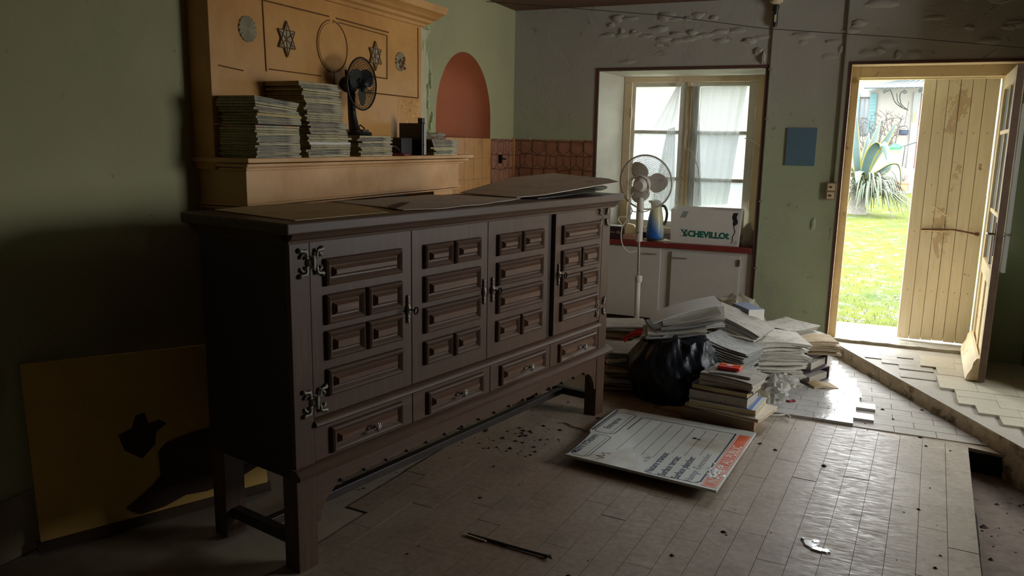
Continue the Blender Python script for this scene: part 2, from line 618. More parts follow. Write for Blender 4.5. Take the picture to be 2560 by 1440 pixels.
# skirting
mb = MB(); mb.box(XL, YB, 0, XL + .018, 2.66, .225)
struct(mb.build('baseboard_left', M_skirt, bevel=.003), 'low painted skirting along the left wall')
mb = MB(); mb.box(-.668, YW - .015, 0, -.118, YW, .13)
struct(mb.build('baseboard_far', M_skirt, bevel=.003), 'worn skirting between window bay and door')

# ------------------------------------------------------------------ floor
def dusty(name, c, c2, c3, rough=(.35, .75), brown=None, sc_=3., fine=40, rvar=.3):
    n = NT(name)
    v = n.n('NewGeometry').outputs['Position']
    big = n.noise(v, sc_, 7, .65, .5)
    f = n.noise(v, fine, 5, .65)
    mp = n.n('Mapping'); mp.inputs['Scale'].default_value = (2, 14, 1); mp.inputs['Rotation'].default_value = (0, 0, .3)
    n.l(v, mp.inputs[0])
    s = n.noise(mp.outputs[0], 6, 6, .7, 1.2)
    col = n.ramp(big, [(.3, c), (.52, c2), (.72, c3)])
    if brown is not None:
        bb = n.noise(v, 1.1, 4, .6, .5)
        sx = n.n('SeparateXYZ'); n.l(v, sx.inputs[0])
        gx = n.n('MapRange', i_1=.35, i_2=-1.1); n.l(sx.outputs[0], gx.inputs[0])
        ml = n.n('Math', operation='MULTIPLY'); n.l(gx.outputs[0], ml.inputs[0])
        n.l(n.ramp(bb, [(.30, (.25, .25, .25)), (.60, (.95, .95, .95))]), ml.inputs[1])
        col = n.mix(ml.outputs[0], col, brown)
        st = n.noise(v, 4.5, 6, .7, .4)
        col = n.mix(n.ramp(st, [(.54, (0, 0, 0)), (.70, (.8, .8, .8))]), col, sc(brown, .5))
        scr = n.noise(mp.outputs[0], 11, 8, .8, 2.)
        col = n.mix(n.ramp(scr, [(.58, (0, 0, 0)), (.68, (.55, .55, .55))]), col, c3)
    col = n.mix(.35, col, n.ramp(f, [(.3, sc(c, .7)), (.7, c3)]))
    oi = n.n('ObjectInfo')
    col = n.mix(rvar, col, n.ramp(oi.outputs['Random'], [(0, sc(c2, .8)), (1, sc(c2, 1.15))]))
    n.col(col)
    rr = n.ramp(s, [(.35, (rough[0],) * 3), (.65, (rough[1],) * 3)])
    n.rough(rr)
    n.bump(n.mix(.5, f, s), .10, .002)
    return n.m
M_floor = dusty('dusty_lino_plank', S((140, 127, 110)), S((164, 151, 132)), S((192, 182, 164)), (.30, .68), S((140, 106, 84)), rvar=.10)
M_screed = dusty('tile_bed_screed', S((150, 142, 128)), S((172, 164, 150)), S((188, 182, 168)), (.45, .75), fine=60)
M_grout = basic('grey_floor_base', S((164, 148, 126)), .8, .15, 12, .2)
M_glaze = basic('glazed_pale_tile', S((186, 184, 180)), .17, .1, 26, .35, dirt=S((150, 146, 140)), dscale=34, dth=(.6, .66))
M_riser = basic('broken_screed_edge', S((208, 190, 162)), .9, .25, 14, .9, dirt=S((126, 110, 94)), dscale=9, dth=(.5, .62), bdist=.02)
M_dirt = basic('dirt_floor', S((122, 108, 96)), .95, .25, 16, .6, dirt=S((70, 60, 54)), dscale=12, dth=(.6, .72), bdist=.01)
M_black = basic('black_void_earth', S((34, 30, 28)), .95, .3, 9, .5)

EDGE = [(.66, 4.50), (.53, 3.078), (.44, 2.0), (.12, -1.6)]
mb = MB()
slab = [(XL - .05, -1.7), (.12, -1.7), (.44, 2.0), (.530, 3.078), (.625, 4.505), (.826, 4.452), (-.03, 6.16), (-.13, 6.18), (XL - .05, 6.18)]
mb.prism(slab, -.16, -.006, lambda u, v, h: (u, v, h))
floor = struct(mb.build('floor', M_grout), 'worn floor of narrow planks and tile bedding')
mb = MB(); mb.box(XL - .1, -1.7, -.4, XR + .1, 6.6, -.125)
low = struct(mb.build('floor_lower', M_dirt), 'lower dirty concrete floor at the right, below the broken edge')

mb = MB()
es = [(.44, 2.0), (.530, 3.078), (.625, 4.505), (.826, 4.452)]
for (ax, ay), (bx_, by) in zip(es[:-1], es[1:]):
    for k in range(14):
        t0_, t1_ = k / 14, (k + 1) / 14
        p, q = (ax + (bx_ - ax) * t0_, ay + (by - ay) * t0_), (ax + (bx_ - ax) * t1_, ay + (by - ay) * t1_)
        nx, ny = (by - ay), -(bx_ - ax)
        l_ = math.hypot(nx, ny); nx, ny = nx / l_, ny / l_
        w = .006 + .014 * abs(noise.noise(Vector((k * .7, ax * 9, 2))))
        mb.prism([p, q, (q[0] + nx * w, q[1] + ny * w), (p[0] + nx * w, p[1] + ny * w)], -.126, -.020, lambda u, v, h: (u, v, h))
eo = mb.build('shaded_broken_edge', M_black, floor); eo['kind'] = 'stuff'  # dark soil under the slab, with its shade put into the black colour
# long narrow planks, joints running towards the door wall
PW, PL = .105, .42
ang = math.atan(.0765)
u_ = Vector((math.sin(ang), math.cos(ang), 0)); w_ = Vector((math.cos(ang), -math.sin(ang), 0))
org = Vector((.637, 4.50, 0))
me_cache = {}
rp = random.Random(5)
mb = MB(); mb.box(-PW + .0009, -PL + .0009, -.006, -.0009, -.0009, 0)
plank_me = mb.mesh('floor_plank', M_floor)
for c in range(31):
    off = (c % 3) * PL / 3 + rp.uniform(-.03, .03)
    first = 4.50 - 4.55
    k = 0
    yy = 0.0
    while yy < 2.75:
        L = PL if (k or off == 0) else max(.1, PL - off)
        p = org - w_ * (c * PW) - u_ * yy
        if not (p.x < -1.72 and p.y < 4.1):
            o = inst('floor_plank', plank_me, floor, (p.x, p.y, rp.uniform(-.0006, .0008)), (rp.uniform(-.002, .002), 0, -ang), (1, L / PL, 1))
        yy += L
        k += 1

# 20 x 10 tile bed: screed imprint, each field its own piece
TX, TY = .206, .104
def band_y(x):     # near edge of the diagonal step
    return 6.18 - (x + .03) * (6.18 - 4.452) / (.826 + .03)
mb = MB(); mb.box(.0015, .0015, -.006, TX - .0015, TY - .0015, 0)
bed_me = mb.mesh('tile_bed', M_screed)
mb = MB(); mb.box(.001, .001, 0, TX - .001, TY - .001, .016)
glz_me = mb.mesh('glazed_floor_tile', M_glaze)
glz_half = MB().box(.001, .001, 0, TX / 2 - .001, TY - .001, .016).mesh('glazed_floor_tile', M_glaze)
Y0 = 4.56
ENDS = [.088, .194, .101, .205, .12, .131, .118, .103, .103, .05, .03, .005, -.02, -.06, -.09]
half = MB().box(.001, .001, 0, TX * .5 - .001, TY - .001, .016).mesh('glazed_floor_tile', M_glaze)
lim = lambda yy: -.03 + (6.18 - yy) / (6.18 - 4.452) * .856 - .004
for r in range(16):
    y = Y0 + r * TY
    if y + TY > 6.19:
        break
    x = (.088 if r % 2 == 0 else .191) - TX * 6
    while x < .83:
        x0, x1 = x, x + TX
        poly = [(x0 + .0015, y + .0015), (x1 - .0015, y + .0015), (x1 - .0015, y + TY - .0015), (x0 + .0015, y + TY - .0015)]
        inside = [px <= lim(py) for px, py in poly]
        if all(inside):
            inst('tile_bed', bed_me, floor, (x0, y, rp.uniform(-.0008, .0004)))
        elif any(inside):
            out = []
            for i in range(4):
                a, b = poly[i], poly[(i + 1) % 4]
                fa, fb = lim(a[1]) - a[0], lim(b[1]) - b[0]
                if fa >= 0:
                    out.append(a)
                if (fa >= 0) != (fb >= 0):
                    t = fa / (fa - fb)
                    out.append((a[0] + (b[0] - a[0]) * t, a[1] + (b[1] - a[1]) * t))
            mb = MB(); mb.prism(out, -.006, 0, lambda u, v, h: (u, v, h))
            mb.build('tile_bed', M_screed, floor)
        x += TX
    if r < len(ENDS):
        x1 = ENDS[r]
        k = 0
        if r in (5, 8, 11):
            inst('glazed_floor_tile', half, floor, (x1 - TX * .5, y, 0)); x1 -= TX * .5
        while x1 - TX > -.62:
            inst('glazed_floor_tile', glz_me, floor, (x1 - TX, y, rp.uniform(0, .001)), (rp.uniform(-.006, .006), rp.uniform(-.003, .003), 0))
            x1 -= TX
            k += 1

# upper floor by the door, behind the diagonal step
mb = MB()
ZU = .075
upper = [(-.02, 6.165), (.45, 5.205), (.862, 4.371), (1.06, 4.0), (XR, 4.0), (XR, 6.18), (.93, 6.18), (.93, 6.45), (-.115, 6.45), (-.115, 6.20)]
mb.prism(upper, -.13, ZU - .004, lambda u, v, h: (u, v, h))
floor_up = struct(mb.build('floor_upper', M_screed), 'slightly raised tiled floor inside the door, beyond the diagonal step')
# rough riser face as broken lumps
mb = MB()
r3 = random.Random(21)
A, B = Vector((-.07, 6.20, 0)), Vector((1.0, 4.10, 0))
dirv = (B - A).normalized(); nrm = Vector((-dirv.y, dirv.x, 0))
if nrm.x > 0: nrm = -nrm
def rs(u, v):
    p = A + (B - A) * u
    zz = -.125 + v * (ZU + .125 - .002)
    d = noise.noise(Vector((u * 38, v * 3, 1.7))) * .012 + noise.noise(Vector((u * 90, v * 9, 4.2))) * .006
    step = .012 if v < .62 + .06 * noise.noise(Vector((u * 14, 0, 3))) else 0.0
    p = p + nrm * (.012 + d + step)
    return (p.x, p.y, zz)
mb.grid(120, 10, rs)
mb.build('step_edge', M_riser, floor_up, smooth=30)
bedu = MB().box(.0015, .0015, -.006, TX - .0015, TY - .0015, 0).mesh('tile_bed', M_screed)
M_uptile = basic('dusty_cream_floor_tile', S((186, 178, 156)), .55, .1, 14, .15, dirt=S((150, 136, 110)), dscale=7)
steps = [(.50, 5.945), (.485, 5.78), (.575, 5.60), (.562, 5.44), (.56, 5.28), (.637, 5.14), (.632, 4.99), (.714, 4.845), (.81, 4.69), (.90, 4.55), (.98, 4.40)]
upm = MB().box(.001, .001, 0, .205, .2, .014).mesh('raised_floor_tile', M_uptile)
for i, (sx, sy) in enumerate(steps):
    d = (steps[i - 1][1] - sy) if i else .16
    x = sx
    while x < 1.75:
        inst('raised_floor_tile', upm, floor_up, (x, sy, ZU - .004), (0, 0, 0), (min(1., 1), (d - .004) / .2, rp.uniform(.9, 1.08)))
        x += .206
for r in range(18):
    y = 4.42 + r * TY
    for c in range(8):
        x0 = -.06 + c * TX + (TX / 2 if r % 2 else 0)
        xb = -.02 + (6.165 - y) / (6.165 - 4.371) * .882 + .01
        xs = 9
        for sx, sy in steps:
            if sy <= y + TY - .01:
                xs = min(xs, sx)
        if x0 > xb and x0 + TX < min(xs, .93) and y + TY < 6.16:
            inst('tile_bed', bedu, floor_up, (x0, y, ZU + .002))
# threshold and outside step slab
M_stone = basic('pale_threshold_stone', S((168, 162, 148)), .8, .1, 9, .3, dirt=S((130, 118, 98)), dscale=7)
mb = MB()
mb.grid(30, 5, lambda u, v: (-.11 + 1.03 * u, 6.30 + .14 * v + .012 * noise.noise(Vector((u * 9, v * 3, 0))) * (1 - v), ZU + .018 + .006 * noise.noise(Vector((u * 14, v * 6, 2)))), (0, 0, .05))
mb.build('threshold', M_stone, floor_up, smooth=40)
mb = MB(); mb.box(-.6, 6.72, -.2, 1.3, 7.46, -.01)
mb.box(-.062, 6.42, -.2, .86, 6.72, .07)
struct(mb.build('floor_doorstep', M_stone, bevel=.01), 'pale stone doorstep slab outside the door')
# ------------------------------------------------------------------ sideboard
M_oak = wood('dark_oak_front', S((82, 61, 48)), S((108, 82, 64)), .46, 'X', 5, .12, spec=.35)
M_oakv = wood('dark_oak_upright', S((82, 60, 47)), S((106, 80, 62)), .46, 'Z', 5, .12, spec=.35)
M_oakp = wood('oak_panel_face', S((94, 67, 51)), S((124, 91, 69)), .44, 'X', 6, .12, spec=.35)
M_oakd = wood('dark_oak_side', S((44, 36, 32)), S((62, 50, 43)), .5, 'Z', 5, .1)
M_pewter = basic('pewter_fitting', S((140, 134, 120)), .5, .2, 30, .3, metal=.45)
M_key = basic('dark_key_iron', S((30, 28, 28)), .4, .2, 30, .1, metal=.8)
sbd = thing('sideboard', 'long dark carved oak sideboard on tall legs with four panelled doors', 'sideboard', (-1.672, 2.052, 0), math.radians(90 - 12.07))
LEN, DEP = 2.165, .49
# carcass
mb = MB()
mb.box(0, .02, .345, .02, DEP, 1.185); mb.box(LEN - .02, .02, .345, LEN, DEP, 1.185)
mb.box(.02, DEP - .012, .345, LEN - .02, DEP, 1.185)
mb.box(.02, .03, .345, LEN - .02, DEP - .012, .365)
mb.box(.02, .03, .515, LEN - .02, DEP - .012, .53)
mb.build('carcass', M_oakd, sbd)
mb = MB()
mb.box(0, 0, .345, .083, .03, 1.185)
mb.build('stile', M_oakv, sbd, bevel=.002)
mb = MB(); mb.box(2.08, 0, .345, LEN, .03, 1.185)
mb.build('stile', M_oakv, sbd, bevel=.002)
mb = MB(); mb.box(1.552, .022, .53, 1.612, .045, 1.175)
mb.build('middle_post', M_oakd, sbd)
mb = MB(); mb.box(.083, .004, 1.165, 2.08, .03, 1.185)
mb.build('top_rail', M_oak, sbd)
# top board with moulding under it
mb = MB()
mb.box(-.045, -.05, 1.197, LEN + .055, DEP + .045, 1.235)
mb.build('top', M_oak, sbd, bevel=.006)
mb = MB()
prof = [(0, 1.160), (-.012, 1.163), (-.014, 1.172), (-.026, 1.178), (-.032, 1.190), (-.04, 1.197), (0, 1.197)]
mb.prism(prof, -.012, LEN + .03, lambda u, v, h: (h, u, v))
mb.prism([(-a if a else 0, b) for a, b in prof], 0, DEP + .012, lambda u, v, h: (LEN + u, h, v))
mb.prism([(a, b) for a, b in prof], 0, DEP + .012, lambda u, v, h: (u, h, v))
mb.build('cornice', M_oak, sbd, smooth=35)
# ledge above drawers, base moulding, apron
mb = MB()
pl = [(.02, .515), (-.010, .515), (-.016, .522), (-.012, .53), (-.006, .537), (.02, .545)]
mb.prism(pl, .083, 2.08, lambda u, v, h: (h, u, v))
mb.build('ledge', M_oak, sbd, smooth=35)
mb = MB()
pb = [(.02, .345), (-.010, .345), (-.03, .352), (-.034, .366), (-.022, .376), (-.012, .385), (.02, .39)]
mb.prism(pb, -.01, LEN + .035, lambda u, v, h: (h, u, v))
mb.build('base_moulding', M_oak, sbd, smooth=35)
mb = MB()
top_e = [(.09, .348), (LEN - .09, .348)]
low_e = []
x = LEN - .09
low_e = [(LEN - .09, .16), (LEN - .105, .16), (LEN - .115, .20), (LEN - .14, .24), (LEN - .18, .268), (LEN - .205, .262)]
nsc = 15
for k in range(nsc):
    xa = LEN - .21 - k * (LEN - .42) / nsc
    w = (LEN - .42) / nsc
    low_e += [(xa - w * .1, .286), (xa - w * .3, .283), (xa - w * .6, .28), (xa - w * .85, .282), (xa - w * .93, .268), (xa - w, .27)]
low_e += [(.205, .262), (.18, .268), (.14, .24), (.115, .20), (.105, .16), (.09, .16)]
poly = [(.09, .348)] + list(reversed(low_e)) + [(LEN - .09, .348)]
# tessellated concave apron
pv = [Vector((a, b, 0)) for a, b in poly]
tri = tessellate_polygon([pv])
n_ = len(poly)
mb.add([(a, .004, b) for a, b in poly] + [(a, .026, b) for a, b in poly],
       [tuple(t) for t in tri] + [tuple(n_ + i for i in reversed(t)) for t in tri] + [(i, (i + 1) % n_, n_ + (i + 1) % n_, n_ + i) for i in range(n_)])
mb.build('apron', M_oak, sbd)
for k in range(nsc):
    xa = LEN - .21 - k * (LEN - .42) / nsc - (LEN - .42) / nsc * .95
    mb = MB(); mb.tube([(xa, .004, .276), (xa - .006, -.004, .278), (xa - .02, -.002, .284)], .006, 6)
    mb.build('carved_notch', M_oakd, sbd)
# legs
mb = MB(); mb.box(0, 0, 0, .088, .075, .348)
leg_me = mb.mesh('leg', M_oakv)
for lx, ly in ((0, 0), (LEN - .088, 0), (0, DEP - .075), (LEN - .088, DEP - .075)):
    o = inst('leg', leg_me, sbd, (lx, ly, 0))
    b = o.modifiers.new('bevel', 'BEVEL'); b.width = .004; b.segments = 2
for lx in (.025, LEN - .063):
    mb = MB(); mb.box(lx, .07, .075, lx + .038, DEP - .07, .115)
    mb.build('stretcher', M_oakd, sbd, bevel=.003)
mb = MB(); mb.box(.04, DEP / 2 - .015, .078, LEN - .04, DEP / 2 + .02, .112)
mb.build('stretcher', M_oakd, sbd, bevel=.003)
mb = MB(); mb.box(.02, DEP - .02, .24, LEN - .02, DEP, .35)
mb.build('back_rail', M_oakd, sbd)

def panel_moulding(x0, z0, x1, z1, name, parent, base=-.001):
    """picture-frame moulding with raised fielded panel, front towards -y"""
    mb = MB()
    w = .026
    # frame: outer low, inner ridge, sinking to the field
    prof = [(0, 0), (.003, -.012), (.010, -.017), (.016, -.013), (.026, -.004)]
    rings = []
    for d, y in prof:
        rings.append([(x0 + d, base + y, z0 + d), (x1 - d, base + y, z0 + d), (x1 - d, base + y, z1 - d), (x0 + d, base + y, z1 - d)])
    d = .034; rings.append([(x0 + d, base - .003, z0 + d), (x1 - d, base - .003, z0 + d), (x1 - d, base - .003, z1 - d), (x0 + d, base - .003, z1 - d)])
    vs = [p for r in rings for p in r]
    fs = [(a * 4 + i, a * 4 + (i + 1) % 4, (a + 1) * 4 + (i + 1) % 4, (a + 1) * 4 + i) for a in range(len(rings) - 1) for i in range(4)]
    mb.add(vs, fs)
    # raised block
    mb.cur = 1
    q = .030
    mb.frustum(x0 + q, base - .019, z0 + q, x1 - q, base - .002, z1 - q, .011)
    return mb.build(name, [M_oak, M_oakp], parent)

def lock_plate(x, z, parent, key=None):
    mb = MB()
    h = .05
    for s in (1, -1):
        pts = [(x, -.004, z + s * t * h) for t in (.15, .45, .6, .78, .9, 1.05, 1.15)]
        mb.tube(pts, .005, 8, rads=[.007, .0035, .008, .0035, .007, .004, .001])
    mb.tube([(x, -.003, z - .02), (x, -.005, z - .008), (x, -.005, z + .008), (x, -.003, z + .02)], .008, 8, rads=[.006, .010, .010, .006])
    mb.build('lock_plate', M_pewter, parent, smooth=60)
    if key is not None:
        mb = MB()
        mb.tube([(x, -.004, z), (x, -.035, z)], .003, 8)
        m = T(x, -.045, z, 0, key, 0)
        ring = [m @ Vector((.011 * math.cos(w * PI / 6), 0, .013 * math.sin(w * PI / 6))) for w in range(13)]
        mb.tube(ring, .003, 6, cap=False)
        mb.build('key', M_key, parent, smooth=60)

def hinge_ornament(x, z, half=None, parent=None, sx=1):
    """four-armed scrolled hinge plate; half: only arms with that sign of x"""
    mb = MB()
    if half is None:
        mb.lathe([(.022, 0), (.019, .007), (.011, .013), (.0, .015)], 12, T(x, -.001, z, PI / 2) @ Matrix.Scale(1.15, 4, (0, 1, 0)))
        mb.tube([(x, -.018, z - .024), (x, -.018, z + .024)], .005, 8)
    for ax in (-1, 1):
        if half is not None and ax != half:
            continue
        for az in (-1, 1):
            pts, rads = [], []
            for k in range(11):
                t = k / 10
                px = .008 + .040 * t + .006 * math.sin(t * 9)
                pz = .010 + .042 * t + .004 * math.cos(t * 11)
                pts.append((x + ax * px * sx, -.005 - .004 * math.sin(t * PI), z + az * pz))
                rads.append((.0085, .005, .008, .005, .0075, .0055, .009, .005, .010, .009, .003)[k] * .78)
            mb.tube(pts, .006, 7, rads=rads)
            mb.tube([(x + ax * .034 * sx, -.004, z + az * .030), (x + ax * .044 * sx, -.006, z + az * .022), (x + ax * .046 * sx, -.004, z + az * .014)], .004, 6, rads=[.006, .005, .002])
            mb.tube([(x + ax * .026 * sx, -.004, z + az * .034), (x + ax * .018 * sx, -.006, z + az * .044)], .004, 6, rads=[.006, .003])
    return mb.build('hinge_plate', M_pewter, parent, smooth=60)

rows = [(1.003, 1.10), (.868, .975), (.742, .848), (.612, .712)]
doors = [(.0845, .580, .143, .521, 'wsSw', .556), (.583, 1.0655, .648, 1.007, 'swws', 1.037), (1.0685, 1.550, 1.130, 1.496, 'swws', 1.098), (1.614, 2.078, 1.668, 2.035, 'wsSw', 1.644)]
for i, (a, b, p0, p1, pat, lk) in enumerate(doors):
    mb = MB(); mb.box(a, .001, .549, b, .024, 1.163)
    dr = mb.build('door', M_oakv, sbd, bevel=.002)
    for (z0, z1), k in zip(rows, pat.lower()):
        if k == 'w':
            panel_moulding(p0, z0, p1, z1, 'panel', dr)
        else:
            m = (p0 + p1) / 2
            panel_moulding(p0, z0, m - .007, z1, 'panel', dr)
            panel_moulding(m + .007, z0, p1, z1, 'panel', dr)
    lock_plate(lk, .858, dr, {0: .3, 1: None, 2: .1, 3: .4}[i])
    if i == 0:
        for z in (1.094, .61):
            hinge_ornament(.087, z, None, dr)
    if i == 3:
        for z in (1.115, .625):
            hinge_ornament(2.060, z, -1, dr, .5)
            hinge_ornament(2.10, z, 1, dr, .5)
drw = [(.0845, .584), (.588, 1.095), (1.099, 1.593), (1.597, 2.078)]
dpn = [(.155, .52), (.666, 1.037), (1.166, 1.54), (1.668, 2.04)]
knx = [.348, .862, 1.369, 1.87]
for (a, b), (p0, p1), kx in zip(drw, dpn, knx):
    mb = MB(); mb.box(a, .003, .388, b, .024, .513)
    d = mb.build('drawer', M_oak, sbd, bevel=.002)
    panel_moulding(p0, .398, p1, .497, 'panel', d, .001)
    mb = MB()
    m = T(kx, -.018, .448, PI / 2)
    mb.lathe([(.005, -.004), (.005, .014), (.010, .018), (.013, .024), (.010, .030), (.004, .033)], 12, m)
    for w in range(8):
        c, s = math.cos(w * PI / 4), math.sin(w * PI / 4)
        mb.tube([(kx + c * .011, -.043, .448 + s * .011), (kx + c * .017, -.041, .448 + s * .017)], .004, 5)
    for s in (-1, 1):
        mb.tube([(kx, -.021, .448), (kx + s * .016, -.023, .448), (kx + s * .03, -.021, .447), (kx + s * .036, -.020, .448)], .005, 6, rads=[.008, .006, .007, .002])
    mb.build('knob', M_pewter, d, smooth=60)

# ------------------------------------------------------------------ fireplace
M_ochre = basic('ochre_chimney_paint', S((218, 162, 92)), .38, .07, 2.2, .18, dirt=S((190, 130, 66)), dscale=1.6, dth=(.45, .7))
M_ochre2 = basic('ochre_mantel_paint', S((224, 176, 120)), .42, .08, 4, .2, dirt=S((198, 140, 80)), dscale=2.2, dth=(.45, .7))
M_groove = basic('dark_carved_groove', S((118, 78, 34)), .7, .15, 9, .1)
M_grey = basic('grey_carved_medallion', S((168, 158, 128)), .7, .15, 16, .3)
XB = -2.55
fp = thing('fireplace', 'tall ochre-painted fireplace with carved stars, rosettes and a deep mantelshelf', 'fireplace', (XL, 3.54, 0))
fl = lambda x, y, z: (x - XL, y - 3.54, z)
def fbox(mb, x0, y0, z0, x1, y1, z1):
    mb.box(x0 - XL, y0 - 3.54, z0, x1 - XL, y1 - 3.54, z1)
mb = MB(); fbox(mb, XL, 2.665, 1.36, XB, 4.44, ZC)
mb.build('chimney_breast', M_ochre, fp, bevel=.004)
mb = MB()
fbox(mb, XL, 2.69, 1.207, -2.405, 4.672, 1.385)
mb.build('mantel_frieze', M_ochre2, fp, bevel=.003)
mb = MB()
fbox(mb, XL, 2.655, 1.392, -2.36, 4.80, 1.413)
mb.build('mantelshelf', M_ochre2, fp, bevel=.004)
mb = MB()
fbox(mb, XL, 2.668, 1.374, -2.378, 4.76, 1.388); fbox(mb, XL, 2.68, 1.358, -2.393, 4.72, 1.37)
mb.build('shelf_moulding', M_ochre2, fp, bevel=.003)
mb = MB()
fbox(mb, XL, 2.68, 1.205, -2.395, 4.682, 1.217); fbox(mb, XL, 2.685, 1.192, -2.40, 4.677, 1.201)
mb.build('lower_moulding', M_ochre2, fp, bevel=.002)
# jambs and dark hearth behind the sideboard
mb = MB(); fbox(mb, XL, 2.72, 0, -2.44, 2.98, 1.195); mb.build('jamb', M_ochre2, fp)
mb = MB(); fbox(mb, XL, 4.40, 0, -2.44, 4.65, 1.195); mb.build('jamb', M_ochre2, fp)
mb = MB(); fbox(mb, XL, 2.98, 0, XL + .03, 4.40, 1.195); mb.build('hearth_back', M_black, fp)
# cornice at the top, stepped
mb = MB()
cprof = [(XB, 2.185), (XB + .02, 2.185), (XB + .03, 2.20), (XB + .05, 2.207), (XB + .06, 2.222), (XB + .085, 2.232), (XB + .10, 2.25), (XB + .125, 2.262), (XB + .14, 2.30), (XB, 2.30)]
mb.prism(cprof, 2.62, 4.45, lambda u, v, h: (u - XL, h - 3.54 + (.6 * (u - XB) if h > 4 else -.6 * (u - XB)), v))
mb.build('cornice', M_ochre, fp, smooth=25)
# carved lines
def fline(pts, r=.004):
    mb = MB()
    mb.tube([(XB - XL + .0008, y - 3.54, z) for y, z in pts], r, 5)
    return mb.build('carved_line', M_groove, fp)
fline([(3.001, 2.112), (3.50, 2.112), ]); fline([(3.56, 2.112), (4.062, 2.105)])
fline([(3.001, 2.112), (3.011, 1.80)])
fline([(3.03, 1.812), (3.42, 1.812)], .003)
fline([(4.045, 2.086), (4.041, 1.846)]); fline([(3.58, 2.094), (4.045, 2.086)], .003); fline([(3.72, 1.848), (4.041, 1.846)])
fline([(4.395, 2.175), (4.396, 1.757)]); fline([(3.78, 1.757), (4.396, 1.757)])
fline([(2.71, 1.80), (2.86, 1.79)], .003)
fline([(3.524 + .129 * math.cos(PI / 2 + .15 + w * (2 * PI - .22) / 40), 1.968 + .128 * math.sin(PI / 2 + .15 + w * (2 * PI - .22) / 40)) for w in range(41)], .0035)
fline([(3.535, 2.10), (3.535, 1.80), (3.56, 1.70)], .002)
mb = MB(); mb.lathe([(.118, 0), (.115, .004), (.0, .005)], 40, T(XB - XL, 3.524 - 3.54, 1.968, 0, PI / 2), cap=False)
mb.build('disc', M_ochre, fp, smooth=40)
def star(y, z, R, broken=False):
    mb = MB()
    pts = []
    for k in range(12):
        w = PI / 2 + k * PI / 6
        r = R if k % 2 == 0 else R * .56
        pts.append((r * math.cos(w) * .86, r * math.sin(w) * (1.04)))
    x0 = XB - XL
    cen = (x0 + .006, y - 3.54, z)
    vs = [(x0 + .001, y - 3.54 + a, z + b) for a, b in pts] + [(x0 + .009, y - 3.54 + a * .9, z + b * .9) for a, b in pts] + [(x0 + .003, y - 3.54, z)]
    fs = [(i, (i + 1) % 12, 12 + (i + 1) % 12, 12 + i) for i in range(12)] + [(12 + i, 12 + (i + 1) % 12, 24) for i in range(12)]
    mb.add(vs, fs)
    mb.build('star', M_grey, fp)
    mb = MB()
    for k in range(6):
        w = PI / 2 + k * PI / 3
        mb.tube([(x0 + .004, y - 3.54, z), (x0 + .008, y - 3.54 + R * .74 * math.cos(w) * .86, z + R * .76 * math.sin(w))], .003, 5)
        w2 = w + PI / 3
        w3 = w + 2 * PI / 3
        a1 = (x0 + .009, y - 3.54 + R * .93 * math.cos(w) * .86, z + R * .95 * math.sin(w))
        a2 = (x0 + .009, y - 3.54 + R * .93 * math.cos(w3) * .86, z + R * .95 * math.sin(w3))
        mb.tube([a1, a2], .003, 5)
    mb.build('star_carving', M_groove, fp)
star(3.157, 1.960, .084); star(3.915, 1.960, .082)
def rosette(y, z, R, broken):
    mb = MB()
    x0 = XB - XL
    n = 32
    vs = [(x0 + .008, y - 3.54, z)]
    for k in range(n):
        w = 2 * PI * k / n
        vs.append((x0 + (.010 if k % 2 else .001), y - 3.54 + R * math.cos(w), z + R * math.sin(w)))
    rr = random.Random(int(y * 10))
    if broken:
        vs = [(a + rr.uniform(-.004, .006), b, c) for a, b, c in vs]
    mb.add(vs, [(0, 1 + k, 1 + (k + 1) % n) for k in range(n)])
    mb.add([(x0, y - 3.54 + R * math.cos(2 * PI * k / n), z + R * math.sin(2 * PI * k / n)) for k in range(n)] + vs[1:], [(k, (k + 1) % n, n + (k + 1) % n, n + k) for k in range(n)])
    mb.build('rosette', M_grey, fp)
    if broken:
        mb = MB()
        for k in range(12):
            a, b = rr.uniform(-.6, .7) * R, rr.uniform(-.7, .6) * R
            flake(mb, lambda u, v, h: (x0 + .006 + h, u - 3.54, v), y + a, z + b, R * .2, R * .2, .012, k)
        mb.build('broken_plaster', basic('broken_plaster', S((150, 108, 70)), .9, .3, 40, .5), fp)
rosette(2.897, 1.972, .056, False); rosette(4.187, 1.955, .054, True)
# crackled blistered paint patch low right on the breast
mb = MB()
def bl(u, v):
    y = 4.16 + .26 * u; z = 1.56 + .19 * v
    k = math.sin(PI * u) * math.sin(PI * v)
    h = (abs(noise.noise(Vector((u * 9, v * 9, 5)))) * .016 + abs(noise.noise(Vector((u * 20, v * 14, 9)))) * .008) * k ** .5
    return (XB - XL + h + .0005, y - 3.54, z)
mb.grid(40, 30, bl)
mb.build('blistered_paint', M_ochre, fp, smooth=60)
